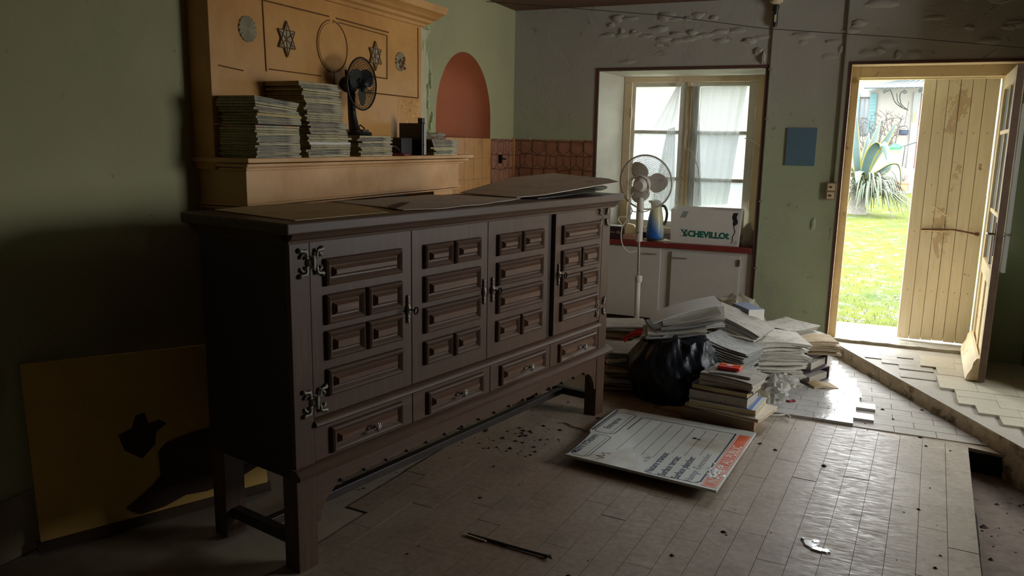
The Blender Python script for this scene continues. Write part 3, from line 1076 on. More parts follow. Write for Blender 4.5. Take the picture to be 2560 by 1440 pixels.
# ------------------------------------------------------------------ window
def pane_mat(name, milky, tint=(.95, .98, 1.0)):
    n = NT(name)
    n.t.nodes.remove(n.b)
    out = n.t.nodes['Material Output']
    tr = n.n('BsdfTransparent'); tr.inputs[0].default_value = (*tint, 1)
    gl = n.n('BsdfGlossy'); gl.inputs['Roughness'].default_value = .05
    tl = n.n('BsdfTranslucent'); tl.inputs[0].default_value = (.38, .41, .42, 1)
    df = n.n('BsdfDiffuse'); df.inputs[0].default_value = (.8, .84, .86, 1)
    v = n.coord()
    f = n.noise(v, 7, 5, .6)
    k = n.ramp(f, [(.3, (milky * .7,) * 3), (.7, (min(1, milky * 1.2),) * 3)])
    m0 = n.n('MixShader', i_0=.3); n.l(tl.outputs[0], m0.inputs[1]); n.l(df.outputs[0], m0.inputs[2])
    m1 = n.n('MixShader'); n.l(k, m1.inputs[0]); n.l(tr.outputs[0], m1.inputs[1]); n.l(m0.outputs[0], m1.inputs[2])
    m2 = n.n('MixShader', i_0=.05); n.l(m1.outputs[0], m2.inputs[1]); n.l(gl.outputs[0], m2.inputs[2])
    n.l(m2.outputs[0], out.inputs[0])
    return n.m
M_glass = pane_mat('dusty_window_glass', .22)
M_frost = pane_mat('frosted_window_glass', .62)
M_sash = basic('window_sash_paint', S((226, 222, 206)), .6, .08, 9, .2, dirt=S((190, 165, 125)), dscale=7, dth=(.6, .7))
win = struct(thing('window_1', 'old cream wooden casement window with two leaves of three panes', 'window', (-1.25, 6.44, .8)), None)
wx, wy, wz = -1.25, 6.44, .8
def wbox(mb, x0, y0, z0, x1, y1, z1):
    mb.box(x0 - wx, y0 - wy, z0 - wz, x1 - wx, y1 - wy, z1 - wz)
mb = MB()
wbox(mb, -1.80, 6.40, .80, -1.735, 6.50, 2.034); mb.build('frame_jamb', M_cream, win, bevel=.004)
mb = MB(); wbox(mb, -.765, 6.40, .80, -.70, 6.50, 2.034); mb.build('frame_jamb', M_cream, win, bevel=.004)
mb = MB(); wbox(mb, -1.735, 6.402, 1.985, -.765, 6.498, 2.034); mb.build('frame_head', M_cream, win, bevel=.004)
mb = MB(); wbox(mb, -1.735, 6.38, .79, -.765, 6.498, .84); mb.build('frame_sill', M_cream, win, bevel=.004)
for (x0, x1, g0, g1) in ((-1.735, -1.292, -1.708, -1.350), (-1.262, -.765, -1.200, -.826)):
    mb = MB()
    wbox(mb, x0, 6.42, .84, g0, 6.465, 1.985)
    cs = mb.build('casement', M_sash, win, bevel=.003)
    for a in ((g1, .84, x1, 1.985), ):
        mb = MB(); wbox(mb, a[0], 6.42, a[1], a[2], 6.465, a[3]); mb.build('stile', M_sash, cs, bevel=.003)
    mb = MB(); wbox(mb, g0, 6.42, 1.952, g1, 6.465, 1.985); mb.build('rail', M_sash, cs, bevel=.003)
    mb = MB(); wbox(mb, g0, 6.42, .84, g1, 6.465, .89); mb.build('rail', M_sash, cs, bevel=.003)
    for z in (1.60, 1.232):
        mb = MB(); wbox(mb, g0, 6.425, z - .014, g1, 6.462, z + .014); mb.build('glazing_bar', M_sash, cs, bevel=.003)
    for i, (z0, z1) in enumerate(((1.614, 1.952), (1.246, 1.586), (.89, 1.218))):
        mb = MB(); wbox(mb, g0, 6.441, z0, g1, 6.445, z1); mb.build('pane', M_glass if i == 0 else M_frost, cs)
mb = MB(); wbox(mb, -1.297, 6.405, .86, -1.258, 6.435, 1.985); mb.build('centre_post', M_cream, win, bevel=.006)
mb = MB()
mb.tube([(-1.277 - wx, 6.40 - wy, 1.24 - wz), (-1.277 - wx, 6.385 - wy, 1.24 - wz)], .012, 10)
mb.tube([(-1.30 - wx, 6.38 - wy, 1.265 - wz), (-1.277 - wx, 6.375 - wy, 1.24 - wz), (-1.262 - wx, 6.38 - wy, 1.22 - wz)], .009, 8)
mb.build('window_catch', basic('worn_wood_latch', S((176, 140, 96)), .6, .2, 20, .2), win, smooth=50)
for z in (1.28, 1.14):
    mb = MB(); wbox(mb, -1.291, 6.40, z - .03, -1.264, 6.406, z + .03); mb.build('latch_plate', M_cream, win)
for z in (1.75, 1.05):
    for x in (-1.737, -.764):
        mb = MB(); mb.tube([(x - wx, 6.402 - wy, z - .04 - wz), (x - wx, 6.402 - wy, z + .04 - wz)], .008, 8); mb.build('hinge', M_cream, win, smooth=50)

# sheer curtains
def sheer():
    n = NT('sheer_net_fabric')
    n.t.nodes.remove(n.b)
    out = n.t.nodes['Material Output']
    v = n.coord((1, 1, 1))
    sep = n.n('SeparateXYZ'); n.l(v, sep.inputs[0])
    def stripe(sock, s):
        m = n.n('Math', operation='MULTIPLY', i_1=s); n.l(sock, m.inputs[0])
        f = n.n('Math', operation='FRACT'); n.l(m.outputs[0], f.inputs[0])
        g = n.n('Math', operation='LESS_THAN', i_1=.38); n.l(f.outputs[0], g.inputs[0])
        return g.outputs[0]
    mx = n.n('Math', operation='MAXIMUM')
    n.l(stripe(sep.outputs[0], 130.), mx.inputs[0]); n.l(stripe(sep.outputs[2], 110.), mx.inputs[1])
    mm = n.n('Math', operation='MULTIPLY_ADD', i_1=.28, i_2=.50); n.l(mx.outputs[0], mm.inputs[0])
    tr = n.n('BsdfTransparent')
    tl = n.n('BsdfTranslucent'); tl.inputs[0].default_value = (.5, .5, .47, 1)
    df = n.n('BsdfDiffuse'); df.inputs[0].default_value = (.5, .49, .46, 1)
    m0 = n.n('MixShader', i_0=.5); n.l(tl.outputs[0], m0.inputs[1]); n.l(df.outputs[0], m0.inputs[2])
    m1 = n.n('MixShader'); n.l(mm.outputs[0], m1.inputs[0]); n.l(tr.outputs[0], m1.inputs[1]); n.l(m0.outputs[0], m1.inputs[2])
    n.l(m1.outputs[0], out.inputs[0])
    return n.m
M_net = sheer()
def curtain(name, label, quad4, folds, amp, y, seed):
    """quad4: top-left, top-right, bottom-right, bottom-left (x,z)"""
    tl_, tr_, br_, bl_ = [Vector((a, 0, b)) for a, b in quad4]
    cx = (tl_.x + tr_.x) / 2
    mb = MB()
    def f(u, v):
        t = tl_.lerp(tr_, u); b = bl_.lerp(br_, u)
        p = t.lerp(b, v)
        w = math.sin(u * folds * 2 * PI + v * 1.3) * amp + noise.noise(Vector((u * 3, v * 3, seed))) * amp * 1.2
        return (p.x - cx, w, p.z - 1.9)
    mb.grid(40, 24, f)
    return tag(mb.build(name, M_net, smooth=70, loc=(cx, y, 1.9)), label, 'curtain')
curtain('net_curtain', 'torn grey net curtain hanging in a narrow triangle over the left casement', [(-1.375, 1.955), (-1.345, 1.975), (-1.37, 1.62), (-1.565, 1.615)], 3, .009, 6.395, 1)
curtain('net_curtain', 'thin white net strip trailing below the triangle of the left casement', [(-1.43, 1.62), (-1.37, 1.64), (-1.34, .97), (-1.54, 1.0)], 4, .011, 6.388, 2)
curtain('net_curtain', 'white net curtain covering most of the right casement', [(-1.19, 1.945), (-.84, 1.955), (-.93, 1.05), (-1.19, 1.02)], 5, .008, 6.395, 3)
curtain('net_curtain', 'gathered edge of net bunched beside the window centre post', [(-1.235, 1.95), (-1.205, 1.95), (-1.13, 1.03), (-1.24, 1.0)], 5, .013, 6.385, 4)
# cord ties
M_cord = basic('pale_cord', S((224, 216, 196)), .8, .1, 20, .1)
mb = MB(); mb.tube([(-1.36 + .02 * math.sin(k * .8), 6.385, 2.0 - .006 * k + .02 * math.sin(k)) for k in range(10)], .0025, 5)
tag(mb.build('curtain_string', M_cord), 'loose pale string knotted at the top of the left casement', 'string')
mb = MB(); mb.tube([(-.83, 6.385, 1.56), (-.79, 6.38, 1.55), (-.73, 6.37, 1.52), (-.712, 6.37, 1.50)], .004, 5)
tag(mb.build('curtain_string', M_cord), 'pale string tied from the right casement to its frame', 'string')
mb = MB(); mb.tube([(-1.27, 6.375, 1.62), (-1.285, 6.37, 1.55), (-1.28, 6.37, 1.48), (-1.25, 6.37, 1.47), (-1.22, 6.372, 1.44), (-1.17, 6.375, 1.33), (-1.15, 6.375, 1.2), (-1.155, 6.375, 1.1)], .003, 5)
tag(mb.build('curtain_string', M_cord), 'thin cord hanging in a curve beside the window centre post', 'string')

# ------------------------------------------------------------------ door
M_peelwood = None
def peeled():
    n = NT('flaking_cream_planks')
    v = n.coord((1, 1, .55))
    a = n.noise(v, 3.4, 9, .72, .35)
    f = n.noise(n.coord((14, 14, 1)), 4, 5, .6)
    oi = n.n('ObjectInfo')
    sepx = n.n('SeparateXYZ'); n.l(n.n('TexCoord').outputs['Object'], sepx.inputs[0])
    col = n.ramp(f, [(.3, S((244, 228, 194))), (.7, S((253, 242, 216)))])
    bare = n.ramp(f, [(.3, S((214, 190, 156))), (.7, S((230, 208, 176)))])
    def sq(sock, c0, kk):
        m = n.n('Math', operation='SUBTRACT', i_1=c0); n.l(sock, m.inputs[0])
        p = n.n('Math', operation='POWER', i_1=2.); n.l(m.outputs[0], p.inputs[0])
        q = n.n('Math', operation='MULTIPLY', i_1=-kk); n.l(p.outputs[0], q.inputs[0])
        return q.outputs[0]
    b1 = n.n('Math', operation='ADD'); n.l(sq(sepx.outputs[0], .20, 3.2), b1.inputs[0]); n.l(sq(sepx.outputs[2], 1.45, .16), b1.inputs[1])
    b2 = n.n('Math', operation='ADD'); n.l(a, b2.inputs[0]); n.l(b1.outputs[0], b2.inputs[1])
    k = n.ramp(b2.outputs[0], [(.515, (0, 0, 0)), (.53, (1, 1, 1))])
    col = n.mix(k, col, bare)
    d = n.noise(v, 16, 4, .6)
    col = n.mix(n.ramp(d, [(.68, (0, 0, 0)), (.72, (1, 1, 1))]), col, S((176, 146, 108)))
    n.col(col); n.rough(.65)
    n.bump(k, .35, .003)
    return n.m
M_peelwood = peeled()
door = struct(thing('door_1', 'old cream plank door with one leaf closed and a glazed inner leaf swung open', 'door', (.4, 6.3, ZU)), None)
dx, dy, dz = .4, 6.3, ZU
def dbox(mb, x0, y0, z0, x1, y1, z1):
    mb.box(x0 - dx, y0 - dy, z0 - dz, x1 - dx, y1 - dy, z1 - dz)
mb = MB(); dbox(mb, -.115, 6.34, ZU, -.060, 6.425, 2.075); mb.build('frame_jamb', M_creamdoor, door, bevel=.004)
mb = MB(); dbox(mb, .872, 6.34, ZU, .93, 6.425, 2.075); mb.build('frame_jamb', M_creamdoor, door, bevel=.004)
mb = MB(); dbox(mb, -.060, 6.342, 1.995, .872, 6.423, 2.075); mb.build('frame_head', M_creamdoor, door, bevel=.004)
mb = MB(); dbox(mb, -.062, 6.41, 1.985, .866, 6.44, 2.02); mb.build('frame_stop', M_creamdoor, door, bevel=.003)
mb = MB(); dbox(mb, -.1165, YW + .001, .13, -.1125, 6.345, 2.072); dbox(mb, -.1125, YW + .001, 2.070, .926, 6.345, 2.0745); dbox(mb, .926, YW + .001, .08, .9295, 6.345, 2.072)
mb.build('reveal_lining', M_cream, door)
mb = MB()
for a in ((-.132, YW - .005, .0, -.114, YW + .003, 2.0739), (-.132, YW - .005, 2.074, .945, YW + .003, 2.092)):
    dbox(mb, *a)
mb.build('edge_trim', M_edge, door)
# closed plank leaf
lf = MB(); dbox(lf, .368, 6.632, .30, .842, 6.655, .42)
leaf = lf.build('plank_leaf', M_peelwood, door)
mb = MB(); dbox(mb, .372, 6.6322, .10, .848, 6.638, 2.03); mb.build('added_light_backing', M_peelwood, leaf)  # sheet added behind the planks to stop daylight showing through the joints
mb = MB(); dbox(mb, .368, 6.632, 1.55, .842, 6.655, 1.67); mb.build('batten', M_peelwood, leaf)
wds = [.084, .080, .075, .075, .079, .089]
x = .368
rr = random.Random(4)
for w in wds:
    mb = MB(); dbox(mb, x + .001, 6.600 + rr.uniform(-.001, .001), .085 + rr.uniform(-.004, .004), x + w - .0015, 6.632, 2.045)
    mb.build('plank', M_peelwood, leaf, bevel=.004)
    for z in (.46, .9, 1.62):
        mb = MB(); mb.lathe([(.006, 0), (.005, -.003), (0, -.004)], 8, T(x + w * .5 - dx, 6.600 - dy, z - dz, -PI / 2)); mb.build('nail', M_cream, leaf)
    x += w
# latch rod across the leaf
mb = MB()
P = [(.455, 6.585, .918), (.56, 6.58, .925), (.66, 6.575, .93), (.74, 6.575, .918), (.815, 6.585, .905)]
mb.tube([(a - dx, b - dy, c - dz) for a, b, c in P], .006, 7)
mb.lathe([(.012, -.012), (.014, 0), (.012, .012)], 10, T(.818 - dx, 6.585 - dy, .905 - dz))
mb.build('latch_bar', basic('rusty_iron', S((120, 84, 58)), .6, .25, 22, .3, metal=.5), leaf, smooth=50)
mb = MB(); mb.tube([(a - dx, b - dy, c - dz) for a, b, c in [(.455, 6.594, .917), (.62, 6.594, .913)]], .010, 4)
mb.build('latch_keeper', M_creamdoor, leaf)
mb = MB(); mb.tube([(a - dx, b - dy, c - dz) for a, b, c in [(.50, 6.59, 1.105), (.55, 6.58, 1.07), (.62, 6.59, 1.02)]], .005, 5)
mb.build('loose_splinter', M_creamdoor, leaf)

# glazed leaf, swung into the room
H0, H1 = Vector((.862, 6.395)), Vector((.800, 5.488))
gl_len = (H1 - H0).length
gang = math.atan2(H1.y - H0.y, H1.x - H0.x)
gm = T(H0.x - dx, H0.y - dy, 0, 0, 0, gang)
gleaf = bpy.data.objects.new('glazed_leaf', None)
COL.objects.link(gleaf); gleaf.parent = door
gleaf.location = (H0.x - dx, H0.y - dy, 0); gleaf.rotation_euler = (0, 0, gang)
gz0, gz1 = .02, 1.995 - ZU
t0, t1 = -.02, .02
def gbox(name, x0, z0, x1, z1, mat, ya=t0, yb=t1, bev=.003):
    mb = MB(); mb.box(x0, ya, z0, x1, yb, z1)
    return mb.build(name, mat, gleaf, bevel=bev)
L = gl_len
M_dedge = basic('dark_door_edge', S((88, 66, 48)), .7, .3, 14, .4, dirt=S((50, 38, 30)), dscale=8)
gbox('hinge_stile', 0, gz0, .085, gz1, M_creamdoor)
gbox('lock_stile', L - .085, gz0, L - .004, gz1, M_creamdoor)
gbox('door_edge', L - .005, gz0, L, gz1, M_dedge, t0 + .001, t1 - .001, 0)
gbox('rail', .085, gz1 - .09, L - .085, gz1, M_creamdoor)
gbox('rail', .085, .60, L - .085, .70, M_creamdoor)
gbox('rail', .085, gz0, L - .085, .13, M_creamdoor)
gbox('muntin', L / 2 - .013, .70, L / 2 + .013, gz1 - .09, M_creamdoor, -.012, .012)
zr_ = [.70, 1.03, 1.545, gz1 - .09]
for z in zr_[1:3]:
    gbox('muntin', .085, z - .013, L - .085, z + .013, M_creamdoor, -.012, .012)
for i in range(3):
    for (a, b) in ((.085, L / 2 - .013), (L / 2 + .013, L - .085)):
        gbox('pane', a, zr_[i] + .01, b, zr_[i + 1] - .01, M_frost, -.003, .003, 0)
for (a, b) in ((.085, L / 2 - .03), (L / 2 + .03, L - .085)):
    gbox('panel', a, .13, b, .60, M_creamdoor, -.008, .008)
gbox('stile', L / 2 - .03, .13, L / 2 + .03, .60, M_creamdoor, -.018, .018)
mb = MB()
prof = [(-.02, .16), (-.035, .155), (-.05, .13), (-.055, .09), (-.075, .05), (-.085, .015), (-.02, .015)]
mb.prism(prof, .0, L - .03, lambda u, v, h: (h, u, v))
mb.build('weather_board', M_creamdoor, gleaf, smooth=40)
M_brass = basic('worn_metal_handle', S((150, 140, 118)), .35, .2, 20, .1, metal=.9)
mb = MB()
for s in (-1, 1):
    mb.tube([(L - .05, s * .02, .93), (L - .05, s * .055, .93), (L - .07, s * .062, .93), (L - .15, s * .06, .925)], .008, 8)
    mb.lathe([(.016, 0), (.014, .006), (.0, .008)], 12, T(L - .05, s * .02, .93, -s * PI / 2))
mb.build('handle', M_brass, gleaf, smooth=50)
mb = MB(); mb.box(L - .075, -.024, .80, L - .025, -.020, 1.0); mb.build('lock_plate', M_dedge, gleaf)
# the gap between hinge and closed plank leaf stays open, net curtain behind the glazed leaf
mb = MB()
mb.grid(20, 20, lambda u, v: (L - .16 + .13 * u, .045 + .012 * math.sin(u * 18), .70 + 1.0 * v))
mb.build('leaf_net', M_net, gleaf, smooth=60)

# ------------------------------------------------------------------ fixtures on the far wall
mb = MB(); mb.box(-.102, -.012, -.135, .102, 0, .135)
tag(mb.build('wall_panel', basic('blue_grey_cover', S((96, 124, 140)), .55, .06, 6, .03), bevel=.002, loc=(-.405, YW, 1.503)), 'flat blue-grey rectangular cover plate on the wall between window and door', 'panel')
sw = thing('light_switch', 'cream double switch box on the wall beside the door frame', 'switch', (-.178, YW, 1.195))
mb = MB(); mb.box(-.034, -.035, -.062, .034, 0, .0625); mb.build('switch_box', M_skirt, sw, bevel=.004)
for z in (.03, -.03):
    mb = MB(); mb.box(-.024, -.04, z - .024, .024, -.034, z + .024); mb.build('plate', M_cream, sw, bevel=.002)
    mb = MB(); mb.box(-.008, -.05, z - .006, .008, -.039, z + .006); mb.build('rocker', M_dedge, sw, bevel=.002)
M_pipe = basic('painted_conduit', S((140, 140, 118)), .6, .12, 9, .15)
mb = MB(); mb.tube([(-.165, YW - .012, ZC - .02), (-.162, YW - .012, 2.1), (-.160, YW - .012, 1.26)], .010, 10)
tag(mb.build('wall_conduit', M_pipe, smooth=50), 'thin painted conduit running down the wall to the switch box', 'pipe')
mb = MB(); mb.tube([(-.655, YW - .01, ZC - .02), (-.657, YW - .01, 2.1), (-.655, YW - .01, .15)], .007, 8)
for z in (.6, 1.1, 1.7, 2.05):
    mb.box(-.668, YW - .018, z - .006, -.642, YW, z + .006)
tag(mb.build('wall_cable', M_pipe, smooth=50), 'thin cable clipped down the right edge of the window bay', 'cable')
lb = thing('bulb_holder', 'dark lamp holder with cream cap hanging high on the far wall', 'lamp holder', (-.645, YW, 2.42))
mb = MB(); mb.lathe([(.012, -.08), (.016, -.06), (.016, .03), (.022, .05), (.020, .075)], 12, T(0, -.03, 0)); mb.build('socket', basic('bakelite', S((48, 44, 42)), .4, .1, 20, .05), lb, smooth=50)
mb = MB(); mb.lathe([(.022, .07), (.045, .085), (.045, .12), (.012, .125)], 16, T(0, -.046, 0)); mb.build('cap', M_cream, lb, smooth=50)
mb = MB(); mb.box(-.006, -.05, -.05, .006, -.046, 0.0); mb.build('label_plate', M_cream, lb)
# sagging wire under the ceiling
mb = MB()
wp = [(-2.66, 5.6, ZC - .02), (-1.4, 5.85, 2.41), (-.686, 6.0, 2.31), (.2, 6.0, 2.22), (.89, 6.05, 2.14), (1.10, 6.05, 2.13)]
mb.tube(wp, .0025, 5)
tag(mb.build('overhead_wire', basic('dark_wire', S((60, 54, 50)), .6, .1, 9, 0)), 'thin dark wire sagging across the room below the ceiling', 'wire')

# ------------------------------------------------------------------ kitchen cabinet under the window
M_wkt = basic('red_brown_worktop', S((132, 52, 44)), .4, .15, 8, .1, dirt=S((96, 60, 56)), dscale=6)
M_cab = basic('white_cabinet_laminate', S((206, 200, 190)), .5, .06, 5, .05, dirt=S((130, 122, 114)), dscale=6.5, dth=(.66, .76))
M_plinth = basic('dark_plinth', S((70, 56, 60)), .7, .15, 9, .1)
cab = thing('kitchen_cabinet', 'grubby white two-door base cabinet built in under the window', 'cabinet', (-1.31, YW, 0))
bx = -1.31
mb = MB(); mb.box(-1.94 - bx, .02, .125, -.692 - bx, .225, .70); mb.build('carcass', M_cab, cab)
mb = MB(); mb.box(-1.94 - bx, .05, 0, -.692 - bx, .22, .125); mb.build('plinth', M_plinth, cab)
for i, (x0, x1, z1, z0) in enumerate(((-1.90, -1.386, .695, .128), (-1.297, -.777, .678, .128))):
    mb = MB(); mb.box(x0 - bx, .0, z0, x1 - bx, .018, z1)
    d = mb.build('door', M_cab, cab, bevel=.002)
    hx = (-1.46 if i == 0 else -1.225) - bx
    mb = MB(); mb.tube([(hx - .045, 0, z1 - .045), (hx - .045, -.02, z1 - .045), (hx + .045, -.02, z1 - .045), (hx + .045, 0, z1 - .045)], .004, 6)
    mb.build('handle', M_pewter, d, smooth=40)
mb = MB(); mb.box(-.790 - bx, -.012, .60, -.775 - bx, .0, .65); mb.build('hinge', M_dedge, cab)
wk = MB(); wk.box(-1.938, -.012, .703, -.694, .226, .745)
tag(wk.build('worktop', M_wkt, bevel=.004, loc=(0, YW, 0)), 'red-brown worktop slab over the white base cabinet', 'worktop')
# ------------------------------------------------------------------ fans
def wire_grille(mb, R, depth, rings, spokes, wire, sgn=1, hub=.03):
    """bowl-shaped wire guard around local x axis, opening at x=0, bulging to sgn*depth"""
    def pr(r):
        t = r / R
        return sgn * depth * (1 - t ** 3)
    for i in range(rings + 1):
        r = hub + (R - hub) * i / rings
        mb.tube([(pr(r), r * math.cos(2 * PI * k / 40), r * math.sin(2 * PI * k / 40)) for k in range(41)], wire, 4, cap=False)
    for s in range(spokes):
        w = 2 * PI * s / spokes
        mb.tube([(pr(hub + (R - hub) * k / 6), (hub + (R - hub) * k / 6) * math.cos(w + .25 * k / 6), (hub + (R - hub) * k / 6) * math.sin(w + .25 * k / 6)) for k in range(7)], wire, 4, cap=False)
def blade_mesh(R, mat, phase):
    mb = MB()
    ca, sa = math.cos(phase), math.sin(phase)
    def f(u, v):
        w = 2 * PI * v
        r = .56 * R + .43 * R * u * math.cos(w)
        t = .40 * R * u * math.sin(w) * (1 - .18 * math.cos(w)) + .05 * R
        return (-.22 * t, r * ca - t * sa, r * sa + t * ca)
    mb.grid(8, 30, f, (.0025, 0, 0))
    mb.tube([(0, .02 * ca, .02 * sa), (0, .35 * R * ca, .35 * R * sa)], .012, 6)
    return mb.mesh('blade', mat, 50)
def fan_head(parent, mat_body, mat_grille, mat_blade, R, m, wire, motor=(.05, .12), dens=(9, 40), phase=.3):
    hd = bpy.data.objects.new('fan_head', None)
    COL.objects.link(hd); hd.parent = parent; hd.matrix_local = m
    mb = MB(); wire_grille(mb, R, .045, dens[0], dens[1], wire, 1); o = mb.build('front_grille', mat_grille, hd); o['kind'] = 'stuff'
    mb = MB(); wire_grille(mb, R, .05, dens[0], dens[1], wire, -1, .045); o = mb.build('rear_grille', mat_grille, hd); o['kind'] = 'stuff'
    mb = MB(); mb.tube([(0, R * math.cos(2 * PI * k / 48), R * math.sin(2 * PI * k / 48)) for k in range(49)], R * .035, 8, cap=False); mb.build('guard_ring', mat_grille, hd, smooth=60)
    for k in range(3):
        inst('blade', blade_mesh(R * .86, mat_blade, phase + k * 2 * PI / 3), hd)
    mb = MB(); mb.lathe([(.0, .035), (.018, .03), (.026, .012), (.026, -.02)], 16, Matrix.Rotation(PI / 2, 4, 'Y')); mb.build('hub', mat_blade, hd, smooth=50)
    a, b = motor
    mb = MB(); mb.lathe([(.0, -.05 - b), (a * .55, -.05 - b), (a * .8, -.045 - b * .85), (a, -.05 - b * .45), (a * 1.02, -.05 - b * .15), (a * .8, -.048)], 20, Matrix.Rotation(PI / 2, 4, 'Y')); mb.build('motor_housing', mat_body, hd, smooth=50)
    return hd
M_blackpl = basic('black_fan_plastic', S((28, 29, 30)), .35, .1, 12, .04)
M_blackbl = basic('dark_fan_blade', S((44, 50, 50)), .3, .1, 12, .04)
M_whitepl = basic('dusty_white_fan_plastic', S((214, 206, 192)), .5, .08, 12, .08, dirt=S((150, 136, 118)), dscale=11, dth=(.6, .75))
M_whitebl = basic('dusty_fan_blade', S((206, 198, 188)), .5, .08, 10, .05, dirt=S((140, 126, 112)), dscale=8)
M_chrome = basic('fan_pole_chrome', S((190, 186, 178)), .25, .08, 20, .02, metal=.9)

bf = thing('desk_fan', 'black desk fan standing on the short magazine stack on the mantelshelf', 'fan', (-2.455, 3.57, 1.520))
mb = MB(); mb.lathe([(.088, 0), (.092, .006), (.088, .018), (.06, .026), (.03, .032)], 32); mb.build('base', M_blackpl, bf, smooth=40)
mb = MB(); mb.box(.02, -.025, .018, .075, .025, .030); mb.build('button_panel', M_blackbl, bf, bevel=.003)
mb = MB(); mb.tube([(0, 0, .02), (-.004, 0, .05), (-.012, 0, .1), (-.016, 0, .16), (-.016, 0, .22)], .02, 12, rads=[.036, .026, .022, .02, .02]); mb.build('stem', M_blackpl, bf, smooth=50)
fan_head(bf, M_blackpl, M_blackpl, M_blackbl, .131, T(.052, 0, .262), .0009, (.048, .075), (9, 60), .5)
mb = MB(); mb.tube([(-.045, 0, .295), (-.045, 0, .335)], .007, 8); mb.build('knob', M_blackpl, bf, smooth=50)
mb = MB(); mb.tube([(-.01, .03, .03), (.0, .055, .055), (.01, .075, .04), (.0, .092, .005)], .004, 6); mb.build('cable', M_blackpl, bf, smooth=50)

wf = thing('pedestal_fan', 'dusty white pedestal fan standing in front of the window cabinet', 'fan', (-1.475, 5.86, .108))
mb = MB(); mb.lathe([(.155, 0), (.158, .008), (.150, .016), (.05, .03), (.028, .05)], 36); mb.build('base', M_whitepl, wf, smooth=40)
mb = MB(); mb.tube([(0, 0, .03), (-.004, 0, .38)], .0215, 16); mb.build('lower_pole', M_whitepl, wf, smooth=50)
mb = MB(); mb.lathe([(.026, .36), (.029, .37), (.029, .40), (.022, .41)], 16); mb.build('clamp_ring', M_whitepl, wf, smooth=50)
mb = MB(); mb.tube([(-.004, 0, .38), (-.010, 0, .72)], .010, 12); mb.build('inner_pole', M_chrome, wf, smooth=50)
mb = MB()
prof = [(-.022, -.026, .66), (.022, .026, .66)]
mb.lathe([(.024, .67), (.028, .68), (.028, .92), (.024, .985), (.016, 1.00)], 16, T(-.012, 0, 0)); mb.build('control_neck', M_whitepl, wf, smooth=50)
for z in (.74, .90):
    mb = MB(); mb.lathe([(.006, 0), (.005, .004), (0, .005)], 10, T(-.012, -.028, z, PI / 2)); mb.build('button', M_blackbl, wf)
axis = Vector((.10, .97, .12)).normalized()
q = Vector((1, 0, 0)).rotation_difference(axis).to_matrix().to_4x4()
hm = Matrix.Translation((.012, .035, 1.112)) @ q
fan_head(wf, M_whitepl, M_whitepl, M_whitebl, .203, hm, .0008, (.062, .10), (12, 84), 1.05)
mb = MB(); mb.tube([(-.07, -.07, 1.13), (-.05, -.085, 1.16), (0, -.09, 1.17), (.05, -.085, 1.14), (.068, -.08, 1.09), (.06, -.07, 1.04)], .007, 6); mb.build('carry_loop', M_whitepl, wf, smooth=50)
mb = MB()
cp = [(-.035, -.05, 1.06), (-.07, -.05, 1.02), (-.085, -.05, .96), (-.06, -.05, .90), (-.095, -.05, .84), (-.13, -.05, .78), (-.135, -.055, .70), (-.115, -.055, .63), (-.07, -.05, .59), (-.02, -.03, .60)]
# smooth the cable with a Catmull-Rom pass
def catmull(pts, k=5):
    P = [Vector(p) for p in pts]
    P = [P[0] * 2 - P[1]] + P + [P[-1] * 2 - P[-2]]
    out = []
    for i in range(1, len(P) - 2):
        for j in range(k):
            t = j / k
            out.append(.5 * ((2 * P[i]) + (-P[i - 1] + P[i + 1]) * t + (2 * P[i - 1] - 5 * P[i] + 4 * P[i + 1] - P[i + 2]) * t * t + (-P[i - 1] + 3 * P[i] - 3 * P[i + 1] + P[i + 2]) * t ** 3))
    out.append(P[-2])
    return out
mb.tube(catmull(cp), .0045, 6); mb.build('cable', M_whitepl, wf, smooth=50)
mb = MB(); mb.tube(catmull([(-.085, -.05, .96), (-.06, -.055, .905), (-.01, -.05, .895), (.05, -.05, .905), (.09, -.05, .93)]), .004, 6); mb.build('cable', M_whitepl, wf, smooth=50)

# ------------------------------------------------------------------ things on the worktop
ZT = .746
M_boxc = basic('grey_white_carton', S((222, 216, 206)), .8, .06, 6, .08, dirt=S((150, 136, 120)), dscale=7, dth=(.66, .8))
M_green = basic('dark_green_print', S((0, 104, 84)), .7, .06, 20, 0)
M_ink = basic('black_ink', S((26, 26, 30)), .7, .05, 20, 0)
cx0 = thing('carton', 'open white cardboard box with green lettering on the window worktop', 'box', (-1.058, 6.205, ZT))
W2 = .262
mb = MB()
def carton_side(name, pts):
    mb = MB()
    a, b, c, d = [Vector(p) for p in pts]
    nrm_ = (b - a).cross(d - a).normalized() * .004
    mb.add([a, b, c, d, a + nrm_, b + nrm_, c + nrm_, d + nrm_], [(0, 1, 2, 3), (7, 6, 5, 4), (0, 4, 5, 1), (1, 5, 6, 2), (2, 6, 7, 3), (3, 7, 4, 0)])
    return mb.build(name, M_boxc, cx0)
fr = carton_side('front_side', [(-W2, 0, 0), (W2 - .008, 0, 0), (W2 + .004, -.006, .272), (-W2 - .006, -.004, .262)])
carton_side('rear_side', [(-W2, .165, 0), (W2, .165, 0), (W2, .168, .278), (-W2, .168, .278)])
carton_side('end_side', [(-W2, 0, 0), (-W2, .165, 0), (-W2 - .004, .168, .276), (-W2 - .006, -.004, .262)])
carton_side('end_side', [(W2 - .008, 0, 0), (W2, .165, 0), (W2, .168, .278), (W2 + .004, -.006, .272)])
mb = MB(); mb.box(-W2, 0, 0, W2 - .006, .165, .004); mb.build('bottom', M_boxc, cx0)
